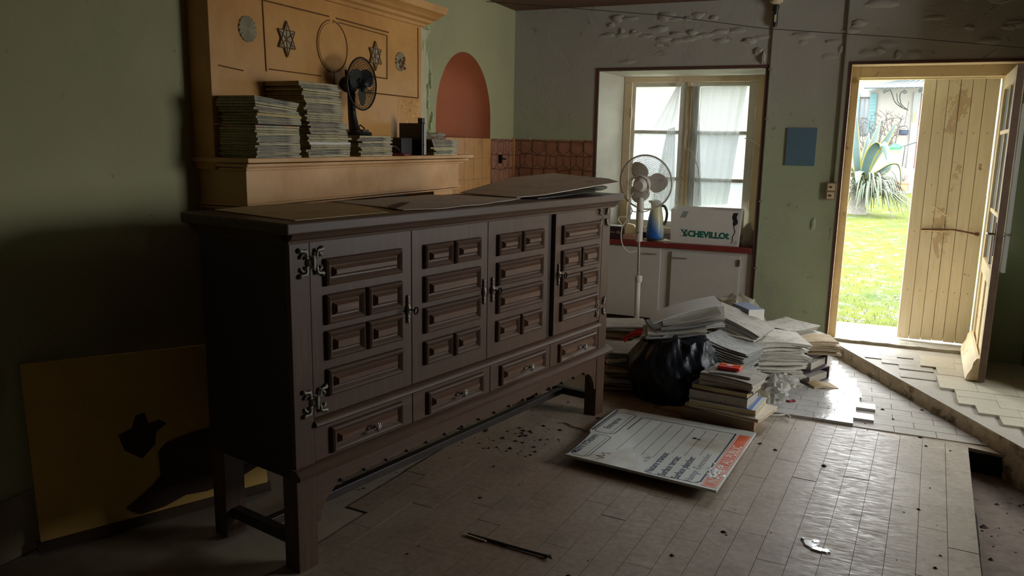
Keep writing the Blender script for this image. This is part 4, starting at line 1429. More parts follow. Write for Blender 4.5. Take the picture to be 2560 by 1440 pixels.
# lettering: C H E V I L L O t in heavy strokes
txt = 'CHEVILLO'
tm = text_mesh('lettering', 'CHEVILLO', .064, M_green, .0003, .0030, 'LEFT', .98)
inst('lettering', tm, fr, (-.128, -.0062, .057), (PI / 2, .012, 0))
tw = max(v.co.x for v in tm.vertices)
inst('lettering', text_mesh('lettering', 't', .076, M_green, .0003, .0028), fr, (-.128 + tw - .002, -.0062, .055), (PI / 2, .012, 0))
inst('lettering', text_mesh('lettering', '.', .05, M_green, .0003, 0), fr, (-.128 + tw + .026, -.0062, .054), (PI / 2, .012, 0))
mb = MB()
lg = [(-.185, .105), (-.168, .105), (-.158, .088), (-.148, .105), (-.133, .105), (-.148, .082), (-.133, .058), (-.150, .058), (-.158, .072), (-.166, .058), (-.156, .058), (-.165, .083)]
pv = [Vector((a, b, 0)) for a, b in lg]
for t in tessellate_polygon([pv]):
    mb.add([(lg[i][0], -.0064, lg[i][1]) for i in t], [(0, 1, 2)])
mb.build('logo', M_green, fr)
mb = MB()
for a in ((-.188, .106, -.132, .109), (-.136, .056, -.132, .106), (-.188, .054, -.132, .057)):
    mb.box(a[0], -.0066, a[1], a[2], -.0060, a[3])
mb.build('logo_frame', M_green, fr)
mb = MB()
mb.grid(4, 14, lambda u, v: (.222 + .022 * (u - .5) * (1.6 if v > .6 else .3) + .006 * math.sin(v * 20) - .012 * (v < .3) * (v - .3) * -6, -.0052 - .0048 * v, .02 + .235 * v), (0, -.0005, 0))
mb.build('ink_mark', M_ink, fr)
mb = MB()
mb.grid(4, 4, lambda u, v: (-.19 + .04 * u + .02 * v, -.0092, .20 + .05 * v), (0, -.0004, 0))
mb.build('smudge', basic('grey_smudge', S((150, 158, 148)), .8, .1, 30, 0), fr)

def jug_mat():
    n = NT('blue_cream_jug_glaze')
    v = n.coord()
    sep = n.n('SeparateXYZ'); n.l(v, sep.inputs[0])
    a = n.noise(v, 5, 3, .5)
    m1 = n.n('Math', operation='MULTIPLY_ADD', i_1=-6., i_2=.55); n.l(sep.outputs[0], m1.inputs[0])
    m2 = n.n('Math', operation='MULTIPLY_ADD', i_1=-3.4, i_2=.38); n.l(sep.outputs[2], m2.inputs[0])
    ad = n.n('Math', operation='ADD'); n.l(m1.outputs[0], ad.inputs[0]); n.l(m2.outputs[0], ad.inputs[1])
    ad2 = n.n('Math', operation='MULTIPLY_ADD', i_1=.25); n.l(a, ad2.inputs[0]); n.l(ad.outputs[0], ad2.inputs[2])
    col = n.ramp(ad2.outputs[0], [(.25, S((214, 206, 160))), (.5, S((150, 170, 180))), (.8, S((40, 104, 190)))])
    n.col(col); n.rough(.35)
    return n.m
jg = thing('pitcher', 'tall blue and cream pitcher with dark handle beside the carton', 'jug', (-1.452, 6.235, ZT + .012))
mb = MB(); mb.lathe([(.055, 0), (.064, .006), (.070, .03), (.068, .09), (.058, .17), (.046, .235), (.040, .262), (.045, .285)], 28); mb.build('body', jug_mat(), jg, smooth=50)
mb = MB(); mb.lathe([(.043, .283), (.038, .30), (.020, .312), (.0, .315)], 24); mb.tube([(-.03, 0, .29), (-.062, -.004, .302)], .014, 8, rads=[.02, .006]); mb.build('lid', basic('pale_plastic_lid', S((200, 200, 196)), .5, .06, 9, 0), jg, smooth=50)
mb = MB(); mb.tube(catmull([(.040, -.01, .27), (.068, -.012, .265), (.088, -.012, .22), (.086, -.012, .165), (.072, -.012, .12)]), .0105, 8); mb.build('handle', basic('dark_green_handle', S((70, 72, 62)), .5, .1, 9, 0), jg, smooth=50)
mb = MB(); mb.lathe([(.062, -.004), (.068, 0), (.068, .010), (.06, .012)], 24); mb.build('foot', M_blackbl, jg, smooth=50)

def crumple(name, label, cat, loc, size, mat, seed, amp=.35, res=28, freq=3.2, floor_flat=True, rot=0):
    mb = MB()
    def f(u, v):
        th, ph = 2 * PI * u, PI * v
        d = Vector((math.cos(th) * math.sin(ph), math.sin(th) * math.sin(ph), math.cos(ph)))
        k = 1 + amp * (abs(noise.noise(d * freq * .6 + Vector((seed, 0, 0)))) * 1.8 - .4) + amp * .55 * noise.noise(d * freq * 1.6 + Vector((0, seed, 0)))
        p = Vector((d.x * size[0] * k, d.y * size[1] * k, d.z * size[2] * k))
        if floor_flat and p.z < -size[2] * .55:
            p.z = -size[2] * .55
        return p
    mb.grid(res // 2 + 8, res // 4 + 6, f)
    o = mb.build(name, mat, smooth=38, loc=(loc[0], loc[1], loc[2] + size[2] * .55), rot=(0, 0, rot))
    return tag(o, label, cat)
def film(name, c, alpha=.4, rough=.3):
    n = NT(name)
    n.col(c); n.rough(rough)
    n.bump(n.noise(n.coord(), 14, 3, .5, 1.5), .35, .02)
    out = n.t.nodes['Material Output']
    tr = n.n('BsdfTransparent')
    tl = n.n('BsdfTranslucent'); tl.inputs[0].default_value = (*c, 1)
    m0 = n.n('MixShader', i_0=.4); n.l(n.b.outputs[0], m0.inputs[1]); n.l(tl.outputs[0], m0.inputs[2])
    m = n.n('MixShader', i_0=1 - alpha); n.l(m0.outputs[0], m.inputs[2]); n.l(tr.outputs[0], m.inputs[1])
    n.l(m.outputs[0], out.inputs[0])
    return n.m
M_film = film('clear_plastic_film', S((214, 212, 200)), .45)
M_film2 = film('milky_plastic_bag', S((206, 200, 180)), .22)
crumple('plastic_wrapper', 'crumpled pale plastic squeezed between the carton and window bay edge', 'wrapper', (-.745, 6.27, ZT), (.042, .05, .10), M_film2, 4, .5)
crumple('plastic_bag', 'flattened cream plastic bag under the blue pitcher', 'bag', (-1.40, 6.225, ZT), (.13, .03, .011), basic('cream_bag', S((226, 216, 178)), .45, .08, 9, .3), 8, .25)
mb = MB(); mb.box(-.10, -.02, 0, .09, .02, .010)
tag(mb.build('yellow_cloth', basic('yellow_cloth', S((206, 170, 70)), .8, .15, 12, .3), bevel=.004, loc=(-1.46, 6.30, ZT), rot=(0, 0, .15)), 'folded yellow cloth behind the blue pitcher', 'cloth')
rb = thing('small_radio', 'small dark box with silver dial at the left end of the worktop', 'radio', (-1.765, 6.19, ZT))
mb = MB(); mb.box(-.06, 0, 0, .045, .09, .10); mb.build('body', basic('dark_maroon_case', S((50, 34, 38)), .45, .15, 9, .05), rb, bevel=.004)
mb = MB(); mb.box(-.058, -.002, .048, .043, 0, .058); mb.build('trim_strip', M_pewter, rb)
mb = MB(); mb.lathe([(.012, 0), (.012, .006), (0, .008)], 14, T(.02, -.001, .055, PI / 2)); mb.build('dial', M_pewter, rb, smooth=40)
mb = MB(); mb.box(-.062, 0, .10, .047, .09, .106); mb.build('lid', M_boxc, rb)
mb = MB()
mb.prism([(-.05, 0), (.055, 0), (.05, .035), (.02, .075), (-.035, .082), (-.05, .05)], 0, .05, lambda u, v, h: (u, h, v))
tag(mb.build('cream_packet', basic('cream_paper', S((224, 208, 158)), .7, .1, 9, .2), bevel=.004, loc=(-1.655, 6.24, ZT + .042)), 'cream paper packet resting on the pinkish tin by the fan pole', 'packet')
mb = MB(); mb.box(-.06, -.03, 0, .06, .06, .042)
tag(mb.build('pinkish_tin', basic('pink_brown_tin', S((176, 130, 112)), .5, .25, 20, .1), bevel=.006, loc=(-1.645, 6.215, ZT)), 'low pinkish tin on the worktop behind the fan pole', 'tin')
mb = MB(); mb.tube(catmull([(-.05, 0, .0), (-.075, .0, .03), (-.07, 0, .055), (-.03, 0, .062), (.0, 0, .045), (.015, 0, .0)]), .005, 6)
tag(mb.build('wire_loop', M_cord, smooth=50, loc=(-1.70, 6.30, ZT + .11)), 'pale loop of cable standing above the small dark box', 'cable')
mb = MB(); mb.lathe([(.012, 0), (.013, .03), (.009, .05), (.004, .062)], 12)
tag(mb.build('orange_stopper', basic('orange_plastic', S((206, 106, 48)), .4, .06, 9, 0), smooth=50, loc=(-1.583, 6.24, ZT)), 'small orange plastic stopper behind the fan pole', 'stopper')
db = thing('dark_blue_box', 'small dark blue box with white lever left of the pitcher', 'box', (-1.545, 6.315, ZT))
mb = MB(); mb.box(-.045, 0, 0, .045, .06, .055); mb.build('body', basic('navy_case', S((44, 54, 72)), .5, .1, 9, .05), db, bevel=.004)
mb = MB(); mb.tube([(-.045, .02, .06), (.0, .0, .055), (.04, .0, .06)], .005, 6); mb.tube([(-.04, .02, .12), (.0, .01, .058)], .004, 6); mb.build('lever', M_boxc, db, smooth=40)

# ------------------------------------------------------------------ magazines on the mantelshelf
def mag_cover():
    n = NT('magazine_cover')
    oi = n.n('ObjectInfo')
    v = n.coord((30, 5, 60))
    f = n.noise(v, 1.4, 4, .7)
    base = n.ramp(oi.outputs['Random'], [(0, S((40, 42, 38))), (.18, S((88, 70, 50))), (.3, S((34, 42, 54))), (.45, S((110, 96, 70))), (.6, S((66, 48, 36))), (.75, S((46, 56, 40))), (.9, S((130, 110, 78))), (1, S((60, 34, 30)))])
    col = n.mix(n.ramp(f, [(.42, (0, 0, 0)), (.6, (1, 1, 1))]), base, S((176, 164, 132)))
    col = n.mix(n.ramp(f, [(.3, (1, 1, 1)), (.42, (0, 0, 0))]), col, S((34, 32, 30)))
    n.col(col); n.rough(.45)
    return n.m
def page_mat(name, c, c2):
    n = NT(name)
    v = n.coord((4, 4, 900))
    f = n.noise(v, 1., 3, .6)
    v2 = n.coord((3, 26, 200))
    g = n.noise(v2, 1., 3, .6)
    oi = n.n('ObjectInfo')
    col = n.ramp(f, [(.3, c2), (.6, c)])
    col = n.mix(n.ramp(g, [(.5, (0, 0, 0)), (.66, (.8, .8, .8))]), col, sc(c2, .35))
    col = n.mix(.35, col, n.ramp(oi.outputs['Random'], [(0, sc(c2, .6)), (1, sc(c, 1.1))]))
    n.col(col); n.rough(.8)
    n.bump(f, .4, .002)
    return n.m
M_cover = mag_cover()
M_pages = page_mat('magazine_pages', S((240, 224, 172)), S((170, 150, 106)))
def magazine(w, d, t):
    mb = MB()
    mb.box(-w / 2, -d / 2, 0, w / 2, d / 2, t * .2)
    mb.box(-w / 2, -d / 2, t * .8, w / 2, d / 2, t)
    mb.box(-w / 2, -d / 2, t * .2, -w / 2 + .002, d / 2, t * .8)
    mb.cur = 1
    mb.box(-w / 2 + .002, -d / 2 + .002, t * .2, w / 2 - .002, d / 2 - .002, t * .8)
    return mb.mesh('magazine', [M_cover, M_pages])
mag_me = {}
def mag(t):
    k = round(t, 4)
    if k not in mag_me:
        mag_me[k] = magazine(.212, .285, t)
    return mag_me[k]
rm = random.Random(12)
def mag_stack(x, y, z, n, t, jx, jy, tilt, label, group, dy=0., dxx=0., wide=1., special={}, rotj=.04, sag=None):
    top = z
    for i in range(n):
        o = inst('magazine', mag(t), None, (x + dxx * i + rm.uniform(-jx, jx), y + dy * i + rm.uniform(-jy, jy), top),
                 ((tilt * (i / n) if tilt else 0) + rm.uniform(-.004, .004), 0, (PI if rm.random() < .5 else 0) + rm.uniform(-rotj, rotj)), (1, wide, 1))
        if o.rotation_euler.z > 1.5 and tilt:
            o.rotation_euler.x *= -1
        if i in special:
            tag(o, special[i][0], 'magazine', group)
            if special[i][1]:
                o.material_slots[0].link = 'OBJECT'
                o.material_slots[0].material = special[i][1]
        else:
            tag(o, ordinal(i) + ' ' + label, 'magazine', group)
        top += t + .0002
    return top
M_yel = basic('yellow_cover', S((196, 156, 50)), .5, .1, 20, 0)
M_redc = basic('red_print_cover', S((170, 60, 60)), .5, .35, 24, 0, dirt=S((60, 64, 80)), dscale=14, dth=(.45, .55))
g1 = 'magazines in the left stack on the mantelshelf'
z1 = mag_stack(-2.445, 2.832, 1.4135, 13, .0105, .004, .006, 0, 'old magazine from the bottom of the leftmost mantel stack', g1, special={12: ('magazine with red and blue print midway up the leftmost mantel stack', M_redc)})
z1 = mag_stack(-2.445, 2.845, z1 + .004, 10, .0105, .005, .008, -.075, 'magazine up in the slanting top half of the leftmost mantel stack', g1, dy=-.0022, special={3: ('magazine with a yellow edge midway up the leftmost mantel stack', M_yel), 9: ('topmost magazine of the leftmost mantel stack', None)})
g2 = 'magazines in the tall stack on the mantelshelf'
z2 = mag_stack(-2.445, 3.195, 1.4135, 9, .0115, .006, .010, 0, 'folded paper from the bottom of the tallest mantel stack', g2, wide=1.18, special={5: ('white plastic-wrapped paper low in the tallest mantel stack', basic('white_wrapped_paper', S((220, 214, 200)), .35, .08, 9, .2))}, rotj=.05)
z2 = mag_stack(-2.445, 3.195, z2 + .001, 6, .009, .005, .008, 0, 'browned paper up in the middle of the tallest mantel stack', g2, wide=1.05)
z2 = mag_stack(-2.445, 3.17, z2 + .001, 17, .0103, .005, .010, 0, 'magazine up in the dark top half of the tallest mantel stack', g2, dy=-.0022, special={16: ('topmost magazine of the tallest mantel stack', None)})
g3 = 'magazines under the black desk fan'
z3 = mag_stack(-2.445, 3.60, 1.4135, 11, .0094, .006, .010, 0, 'magazine from the bottom of the short stack under the desk fan', g3, wide=1.08)
g4 = 'papers at the right end of the mantelshelf'
z4 = mag_stack(-2.445, 4.365, 1.4135, 10, .0092, .006, .012, 0, 'paper from the bottom of the stack at the mantelshelf right end', g4, wide=1.08, rotj=.08)
crumple('plastic_bag', 'crumpled clear plastic bag on the rightmost mantel stack', 'bag', (-2.43, 4.33, z4), (.085, .105, .026), M_film, 21, .5)
bf.location.z = z3 + .0005
fd = thing('upright_folder', 'slim black upright folder with pale striped spine on the mantelshelf', 'folder', (-2.355, 4.135, 1.4135))
mb = MB(); mb.box(-.16, -.022, 0, -.004, .018, .185); mb.build('cover', M_blackpl, fd, bevel=.003)
mb = MB(); mb.box(-.006, -.006, .004, 0, .004, .18); mb.build('spine_strip', M_boxc, fd)
mb = MB(); mb.box(-.006, .009, .004, 0, .018, .16); mb.build('spine_strip', M_boxc, fd)
mb = MB(); mb.box(-.035, -.02, .185, -.004, .012, .215); mb.build('cap', M_blackpl, fd, bevel=.003)
mb = MB(); mb.lathe([(.004, 0), (.004, .003), (0, .004)], 8, T(0, -.012, .06, 0, PI / 2)); mb.build('rivet', M_blackpl, fd)
mb = MB(); mb.box(-.08, -.07, 0, .06, .05, .10)
tag(mb.build('dark_box', basic('dark_carton', S((40, 36, 36)), .6, .1, 9, .05), bevel=.004, loc=(-2.46, 4.02, 1.4135)), 'low dark box in shadow left of the upright folder', 'box')
mb = MB(); mb.box(-.05, -.07, 0, .05, .07, .012)
tag(mb.build('red_notebook', basic('red_dark_cover', S((120, 40, 40)), .5, .2, 12, .05), bevel=.003, loc=(-2.39, 3.90, 1.4135), rot=(0, 0, .3)), 'thin red notebook lying between fan and upright folder', 'notebook')
mb = MB(); mb.tube(catmull([(-2.43, 3.80, 1.42), (-2.40, 3.83, 1.45), (-2.40, 3.87, 1.465), (-2.41, 3.95, 1.44), (-2.42, 3.99, 1.425)]), .004, 6)
tag(mb.build('power_cable', M_blackpl, smooth=50), 'black power cable looping on the mantelshelf right of the fan', 'cable')

# ------------------------------------------------------------------ sheets lying on the sideboard
M_kraft = basic('brown_packing_paper', S((222, 192, 144)), .75, .1, 7, .15, dirt=S((190, 154, 106)), dscale=4, dth=(.5, .7))
M_greybd = basic('dusty_grey_board', S((222, 208, 188)), .85, .12, 9, .2, dirt=S((176, 158, 140)), dscale=6, dth=(.6, .75))
M_sbag = basic('blue_black_plastic', S((26, 32, 44)), .22, .15, 9, .3)
rotS = math.radians(90 - 12.07)
OS = Vector((-1.672, 2.052, 0))
def on_side(name, poly, zf, th, mat, label, cat, sub=10):
    """sheet over the sideboard; poly in its local frame, zf(s,d)->z"""
    mb = MB()
    xs = [p[0] for p in poly]; ys = [p[1] for p in poly]
    c = Vector((sum(xs) / len(xs), sum(ys) / len(ys)))
    # rings from centre to edge
    n = len(poly) * sub
    edge = []
    for i in range(len(poly)):
        a, b = Vector(poly[i]), Vector(poly[(i + 1) % len(poly)])
        for k in range(sub):
            edge.append(a.lerp(b, k / sub))
    R_ = 8
    vs = [Vector((c.x, c.y, zf(c.x, c.y)))]
    for r in range(1, R_ + 1):
        for p in edge:
            q = c.lerp(p, r / R_)
            vs.append(Vector((q.x, q.y, zf(q.x, q.y))))
    fs = [(0, 1 + i, 1 + (i + 1) % n) for i in range(n)]
    for r in range(R_ - 1):
        for i in range(n):
            a = 1 + r * n
            fs.append((a + i, a + n + i, a + n + (i + 1) % n, a + (i + 1) % n))
    N = len(vs)
    vs2 = vs + [v - Vector((0, 0, th)) for v in vs]
    fs2 = fs + [tuple(N + k for k in reversed(f)) for f in fs]
    e0 = 1 + (R_ - 1) * n
    fs2 += [(e0 + i, N + e0 + i, N + e0 + (i + 1) % n, e0 + (i + 1) % n) for i in range(n)]
    mb.add(vs2, fs2)
    return tag(mb.build(name, mat, smooth=35, loc=(OS.x, OS.y, 1.2355), rot=(0, 0, rotS)), label, cat)
on_side('packing_sheet', [(.07, .50), (.03, .0), (.467, .01), (.564, .20), (.63, .40), (.60, .515), (.30, .53)], lambda s, d: .0025 + .006 * max(0, math.sin(s * 5)) * max(0, d), .002, M_kraft, 'curved brown packing sheet on the left end of the sideboard top', 'sheet')
on_side('grey_sheet', [(.66, .50), (.62, .22), (.56, .02), (.72, -.02), (1.03, 0.0), (1.42, .08), (1.40, .45), (1.30, .53), (1.0, .53)], lambda s, d: .0035 + .003 * math.sin(s * 23 + d * 8) * .3, .002, M_greybd, 'dusty grey sheet in the middle of the sideboard top', 'sheet')
on_side('brown_strip', [(.56, .06), (.84, .24), (.80, .26), (.60, .14)], lambda s, d: .0068, .002, basic('dark_cardboard', S((104, 80, 60)), .8, .1, 9, .1), 'narrow dark cardboard strip on the middle grey sheet', 'strip')
def zb(s, d):
    t = max(0, (s - 1.42) / .78)
    return .010 + .082 * t ** 1.15 + .016 * math.sin(min(1, t) * PI) * d + .018 * max(0, d - .2) * t
on_side('warped_board', [(1.45, .47), (1.42, .10), (1.55, .03), (1.88, -.05), (2.04, -.11), (2.12, .0), (2.20, .40), (1.95, .50)], zb, .004, M_greybd, 'warped grey board tilting up over the right end of the sideboard', 'board')
def zp(s, d):
    t = max(0, (s - 1.45) / .7)
    return .004 + min(.05, .055 * t) * (.45 + .55 * abs(noise.noise(Vector((s * 5, d * 6, 3))))) * 1.1
on_side('plastic_sheet', [(1.50, .30), (1.48, .02), (1.75, -.025), (2.05, -.03), (2.17, .03), (2.17, .38), (1.8, .45)], zp, .003, M_sbag, 'crumpled blue-black plastic sheet under the warped board', 'plastic sheet')

# ------------------------------------------------------------------ board leaning on the left wall
def lean_mat():
    n = NT('stained_yellow_board')
    v = n.coord()
    f = n.noise(v, 3, 5, .6)
    col = n.ramp(f, [(.3, S((220, 170, 84))), (.7, S((238, 196, 112)))])
    n.col(col); n.rough(.6); n.bump(f, .1, .003)
    return n.m
M_lean = lean_mat()
M_stain = basic('dark_brown_stain', S((70, 46, 34)), .7, .25, 9, .2)
lb_ = thing('leaning_board', 'large stained yellow board leaning against the left wall behind the sideboard', 'board', (-2.40, 2.16, 0))
BL, BR, TR_, TL_ = [Vector(p) - Vector((-2.40, 2.16, 0)) for p in ((-2.60, 1.77, .045), (-2.215, 2.53, .045), (-2.262, 2.54, .665), (-2.643, 1.785, .70))]
nb = (BR - BL).cross(TL_ - BL).normalized()
if nb.x < 0: nb = -nb
def lp(u, v, h=0):
    p = BL.lerp(BR, u).lerp(TL_.lerp(TR_, u), v)
    return p + nb * h
mb = MB(); mb.grid(10, 8, lambda u, v: lp(u, v, .0), nb * .018); mb.build('panel', M_lean, lb_)
mb = MB()
for (u0, v0, u1, v1) in ((-.012, -.065, 1.012, -.001),):
    vs = [lp(u0, v0, -.02), lp(u1, v0, -.02), lp(u1, v1, -.02), lp(u0, v1, -.02), lp(u0, v0, .004), lp(u1, v0, .004), lp(u1, v1, .004), lp(u0, v1, .004)]
    mb.add(vs, [(0, 3, 2, 1), (4, 5, 6, 7), (0, 1, 5, 4), (1, 2, 6, 5), (2, 3, 7, 6), (3, 0, 4, 7)])
mb.build('bottom_rail', basic('dark_board_rail', S((74, 52, 30)), .7, .15, 9, .1), lb_)
def patch(pts, name, h=.0015):
    mb = MB()
    pv = [Vector((a, b, 0)) for a, b in pts]
    n = len(pts)
    tri = tessellate_polygon([pv])
    mb.add([lp(a, b, h) for a, b in pts] + [lp(a, b, 0) for a, b in pts], [tuple(t) for t in tri] + [(i, (i + 1) % n, n + (i + 1) % n, n + i) for i in range(n)])
    mb.build(name, M_stain, lb_)
patch([(.34, .52), (.40, .55), (.42, .62), (.46, .63), (.47, .56), (.52, .57), (.55, .54), (.50, .50), (.49, .42), (.43, .35), (.40, .38), (.36, .42)], 'stain')
patch([(.34, .07), (.38, .10), (.46, .17), (.50, .22), (.50, .37), (.54, .42), (.65, .45), (.80, .47), (.97, .40), (.97, .14), (.85, .08), (.70, .05), (.60, .06), (.50, .02), (.40, .01), (.36, .045)], 'stain', .006)
# ------------------------------------------------------------------ site notice board on the floor
M_sign = basic('white_sign_sheet', S((210, 212, 204)), .3, .05, 4, .03, dirt=S((176, 162, 128)), dscale=2.4, dth=(.52, .72))
M_orange = basic('orange_red_print', S((226, 112, 80)), .35, .1, 6, 0, dirt=S((232, 168, 140)), dscale=6, dth=(.55, .7))
M_navy = basic('navy_print', S((40, 48, 78)), .5, .05, 9, 0)
M_wht = basic('white_print', S((236, 220, 208)), .5, .05, 9, 0)
M_flak = basic('flaking_white_patch', S((232, 234, 232)), .3, .06, 50, .5)
sg = thing('notice_board', 'white building-site notice board with orange band lying on the floor', 'sign', (-.778, 3.769, .020), math.radians(86.0))
sg.rotation_euler = (0, math.radians(2.1), math.radians(86.0))
so = [(-.468, -.3697), (.432, -.3678), (.436, .372), (.39, .405), (.10, .402), (-.02, .392), (-.06, .372), (-.16, .36), (-.30, .352), (-.395, .352), (-.415, .362)]
TH_ = .012
mb = MB()
pv = [Vector((a, b, 0)) for a, b in so]
tri = tessellate_polygon([pv]); n_ = len(so)
mb.add([(a, b, TH_) for a, b in so] + [(a, b, 0) for a, b in so], [tuple(t) for t in tri] + [tuple(n_ + i for i in reversed(t)) for t in tri] + [(i, (i + 1) % n_, n_ + (i + 1) % n_, n_ + i) for i in range(n_)])
mb.build('panel', M_sign, sg)
def sline(pts, w, mat=M_navy, name='printed_line', z=0.0004):
    mb = MB()
    for (a, b) in zip(pts[:-1], pts[1:]):
        a, b = Vector(a), Vector(b)
        d = (b - a).normalized(); p = Vector((-d.y, d.x)) * w / 2
        e_ = d * w * .4
        q = [a - e_ - p, b + e_ - p, b + e_ + p, a - e_ + p]
        mb.add([(v.x, v.y, TH_ + z) for v in q] + [(v.x, v.y, TH_ - .0005) for v in q], [(0, 1, 2, 3), (0, 4, 5, 1), (1, 5, 6, 2), (2, 6, 7, 3), (3, 7, 4, 0)])
    return mb.build(name, mat, sg)
def rrect(x0, y0, x1, y1, r):
    pts = []
    for cx_, cy_, a0 in ((x1 - r, y1 - r, 0), (x0 + r, y1 - r, 90), (x0 + r, y0 + r, 180), (x1 - r, y0 + r, 270)):
        for k in range(5):
            w = math.radians(a0 + k * 22.5)
            pts.append((cx_ + r * math.cos(w), cy_ + r * math.sin(w)))
    return pts + [pts[0]]
sline(rrect(-.02, .262, .362, .372, .03), .005, name='printed_box')
sline(rrect(-.394, .255, -.055, .345, .03), .004, name='printed_box')
sline([(.34, -.28), (.345, .20), (.33, .225), (.10, .228)], .006, name='printed_frame')
sline([(.345, -.282), (-.40, -.285), (-.428, -.270)], .008, name='printed_frame')
sline([(-.43, -.27), (-.432, -.05)], .004, name='printed_frame')
sline([(.39, .385), (.0, .385)], .010, name='printed_frame')
for a, b, y in ((.325, -.225, .171), (.322, -.165, .104), (.310, -.225, .046), (.310, -.225, -.014), (.312, -.119, -.073), (.306, -.122, -.1365), (.302, -.075, -.199)):
    sline([(a, y), (b, y)], .0022)
sline([(.34, .282), (-.01, .282)], .0022); sline([(-.09, .272), (-.39, .272)], .0022)
def stext(s, x, y, size, mat, off=0, sxx=1., name='lettering'):
    inst(name, text_mesh(name, s, size, mat, .0002, off, 'LEFT', sxx), sg, (x, y, TH_ + .0005))
stext('Entreprise', .055, .312, .052, M_navy, .0004, .92)
stext("Maître d'Oeuvre", -.372, .318, .050, M_navy, .0002, .88)
stext('Nature travaux:', -.425, -.066, .050, M_navy, .0006, .92)
stext('Surface terrain:', -.428, -.130, .050, M_navy, .0006, .90)
stext('Surface plancher:', -.432, -.192, .050, M_navy, .0006, .92)
stext('Hauteur construction:', -.430, -.248, .046, basic('faded_grey_print', S((140, 146, 158)), .5, .1, 9, 0), 0, .96)
stext('e de:', -.30, -.008, .045, basic('faded_grey_print', S((140, 146, 158)), .5, .1, 9, 0), 0, .9)
mb = MB(); mb.box(-.446, -.362, TH_ - .0005, .345, -.296, TH_ + .0005); mb.build('orange_band', M_orange, sg)
inst('lettering', text_mesh('lettering', 'INTERDIT AU PUBLIC', .064, M_wht, .0002, .0008, 'LEFT', .93), sg, (-.405, -.352, TH_ + .0009))
sline([(-.44, -.357), (.338, -.357), (.338, -.300), (-.44, -.300), (-.44, -.357)], .0025, M_wht, z=.0008)
mb = MB()
rr = random.Random(8)
for k in range(34):
    a, b = -.25 + rr.gauss(0, .045), -.305 + rr.gauss(0, .022)
    b = max(-.362, b)
    flake(mb, lambda u, v, h: (u, v, TH_ + .0008 + h), a, b, rr.uniform(.005, .02), rr.uniform(.005, .016), rr.uniform(.001, .003), k)
mb.build('flaking_patch', M_flak, sg)['kind'] = 'stuff'
mb = MB()
sc_pts = [(-.40 + .012 * k, .20 + .018 * math.sin(k * 1.9) + .008 * math.cos(k * 3.1)) for k in range(10)]
mb.tube([(a, b, TH_ + .0005) for a, b in sc_pts], .0012, 4)
mb.build('handwriting', M_navy, sg)
mb = MB(); flake(mb, lambda u, v, h: (u, v, TH_ + h), .155, -.115, .010, .012, .004, 3); flake(mb, lambda u, v, h: (u, v, TH_ + h), .145, -.138, .006, .010, .003, 4); mb.build('dirt_spot', M_ink, sg)

# ------------------------------------------------------------------ heap of papers
def newsprint(name, base, ink, edge1, edge2, s=1.):
    n = NT(name)
    g = n.n('NewGeometry')
    tc = n.n('TexCoord')
    sep = n.n('SeparateXYZ'); n.l(tc.outputs['Normal'], sep.inputs[0])
    ab = n.n('Math', operation='ABSOLUTE'); n.l(sep.outputs[2], ab.inputs[0])
    lt = n.n('Math', operation='LESS_THAN', i_1=.55); n.l(ab.outputs[0], lt.inputs[0])
    oi = n.n('ObjectInfo')
    v = n.coord((9 * s, 160 * s, 1))
    t = n.noise(v, 1.0, 3, .7)
    bk_ = n.n('TexBrick', i_Scale=9., offset=.37); n.l(n.coord((1, 1, 0)), bk_.inputs['Vector'])
    bk_.inputs['Color1'].default_value = (0, 0, 0, 1); bk_.inputs['Color2'].default_value = (1, 1, 1, 1); bk_.inputs['Mortar'].default_value = (0, 0, 0, 1); bk_.inputs['Mortar Size'].default_value = .06
    blk = bk_.outputs[0]
    txtf = n.ramp(t, [(.50, (0, 0, 0)), (.56, (1, 1, 1))])
    blf = n.ramp(blk, [(.62, (0, 0, 0)), (.64, (1, 1, 1))])
    tint = n.ramp(oi.outputs['Random'], [(0, sc(base, .72)), (.5, base), (1, sc(base, 1.15))])
    top = n.mix(n.n('Math', operation='MULTIPLY', i_1=.55).outputs[0] if False else .0, tint, ink)
    m = n.n('Mix', data_type='RGBA'); n.l(txtf, m.inputs[0]); n.l(tint, m.inputs[6]); m.inputs[7].default_value = (*ink, 1)
    half = n.mix(.22, tint, m.outputs[2])
    pic = n.mix(.45, tint, sc(ink, 1.5))
    top = n.mix(blf, half, pic)
    e = n.noise(n.coord((3, 3, 700)), 1., 2, .5)
    ed = n.ramp(e, [(.35, edge2), (.6, edge1)])
    ed = n.mix(.4, ed, n.ramp(oi.outputs['Random'], [(0, sc(edge2, .7)), (1, edge1)]))
    n.col(n.mix(lt.outputs[0], top, ed)); n.rough(.8)
    n.bump(e, .3, .002)
    return n.m
M_news = newsprint('newsprint', S((206, 200, 186)), S((84, 84, 86)), S((214, 208, 192)), S((120, 112, 100)))
M_news2 = newsprint('yellowed_newsprint', S((196, 174, 138)), S((110, 84, 62)), S((206, 186, 150)), S((128, 108, 82)))
M_news3 = newsprint('grey_newsprint', S((182, 182, 178)), S((70, 72, 78)), S((190, 188, 180)), S((98, 96, 92)))
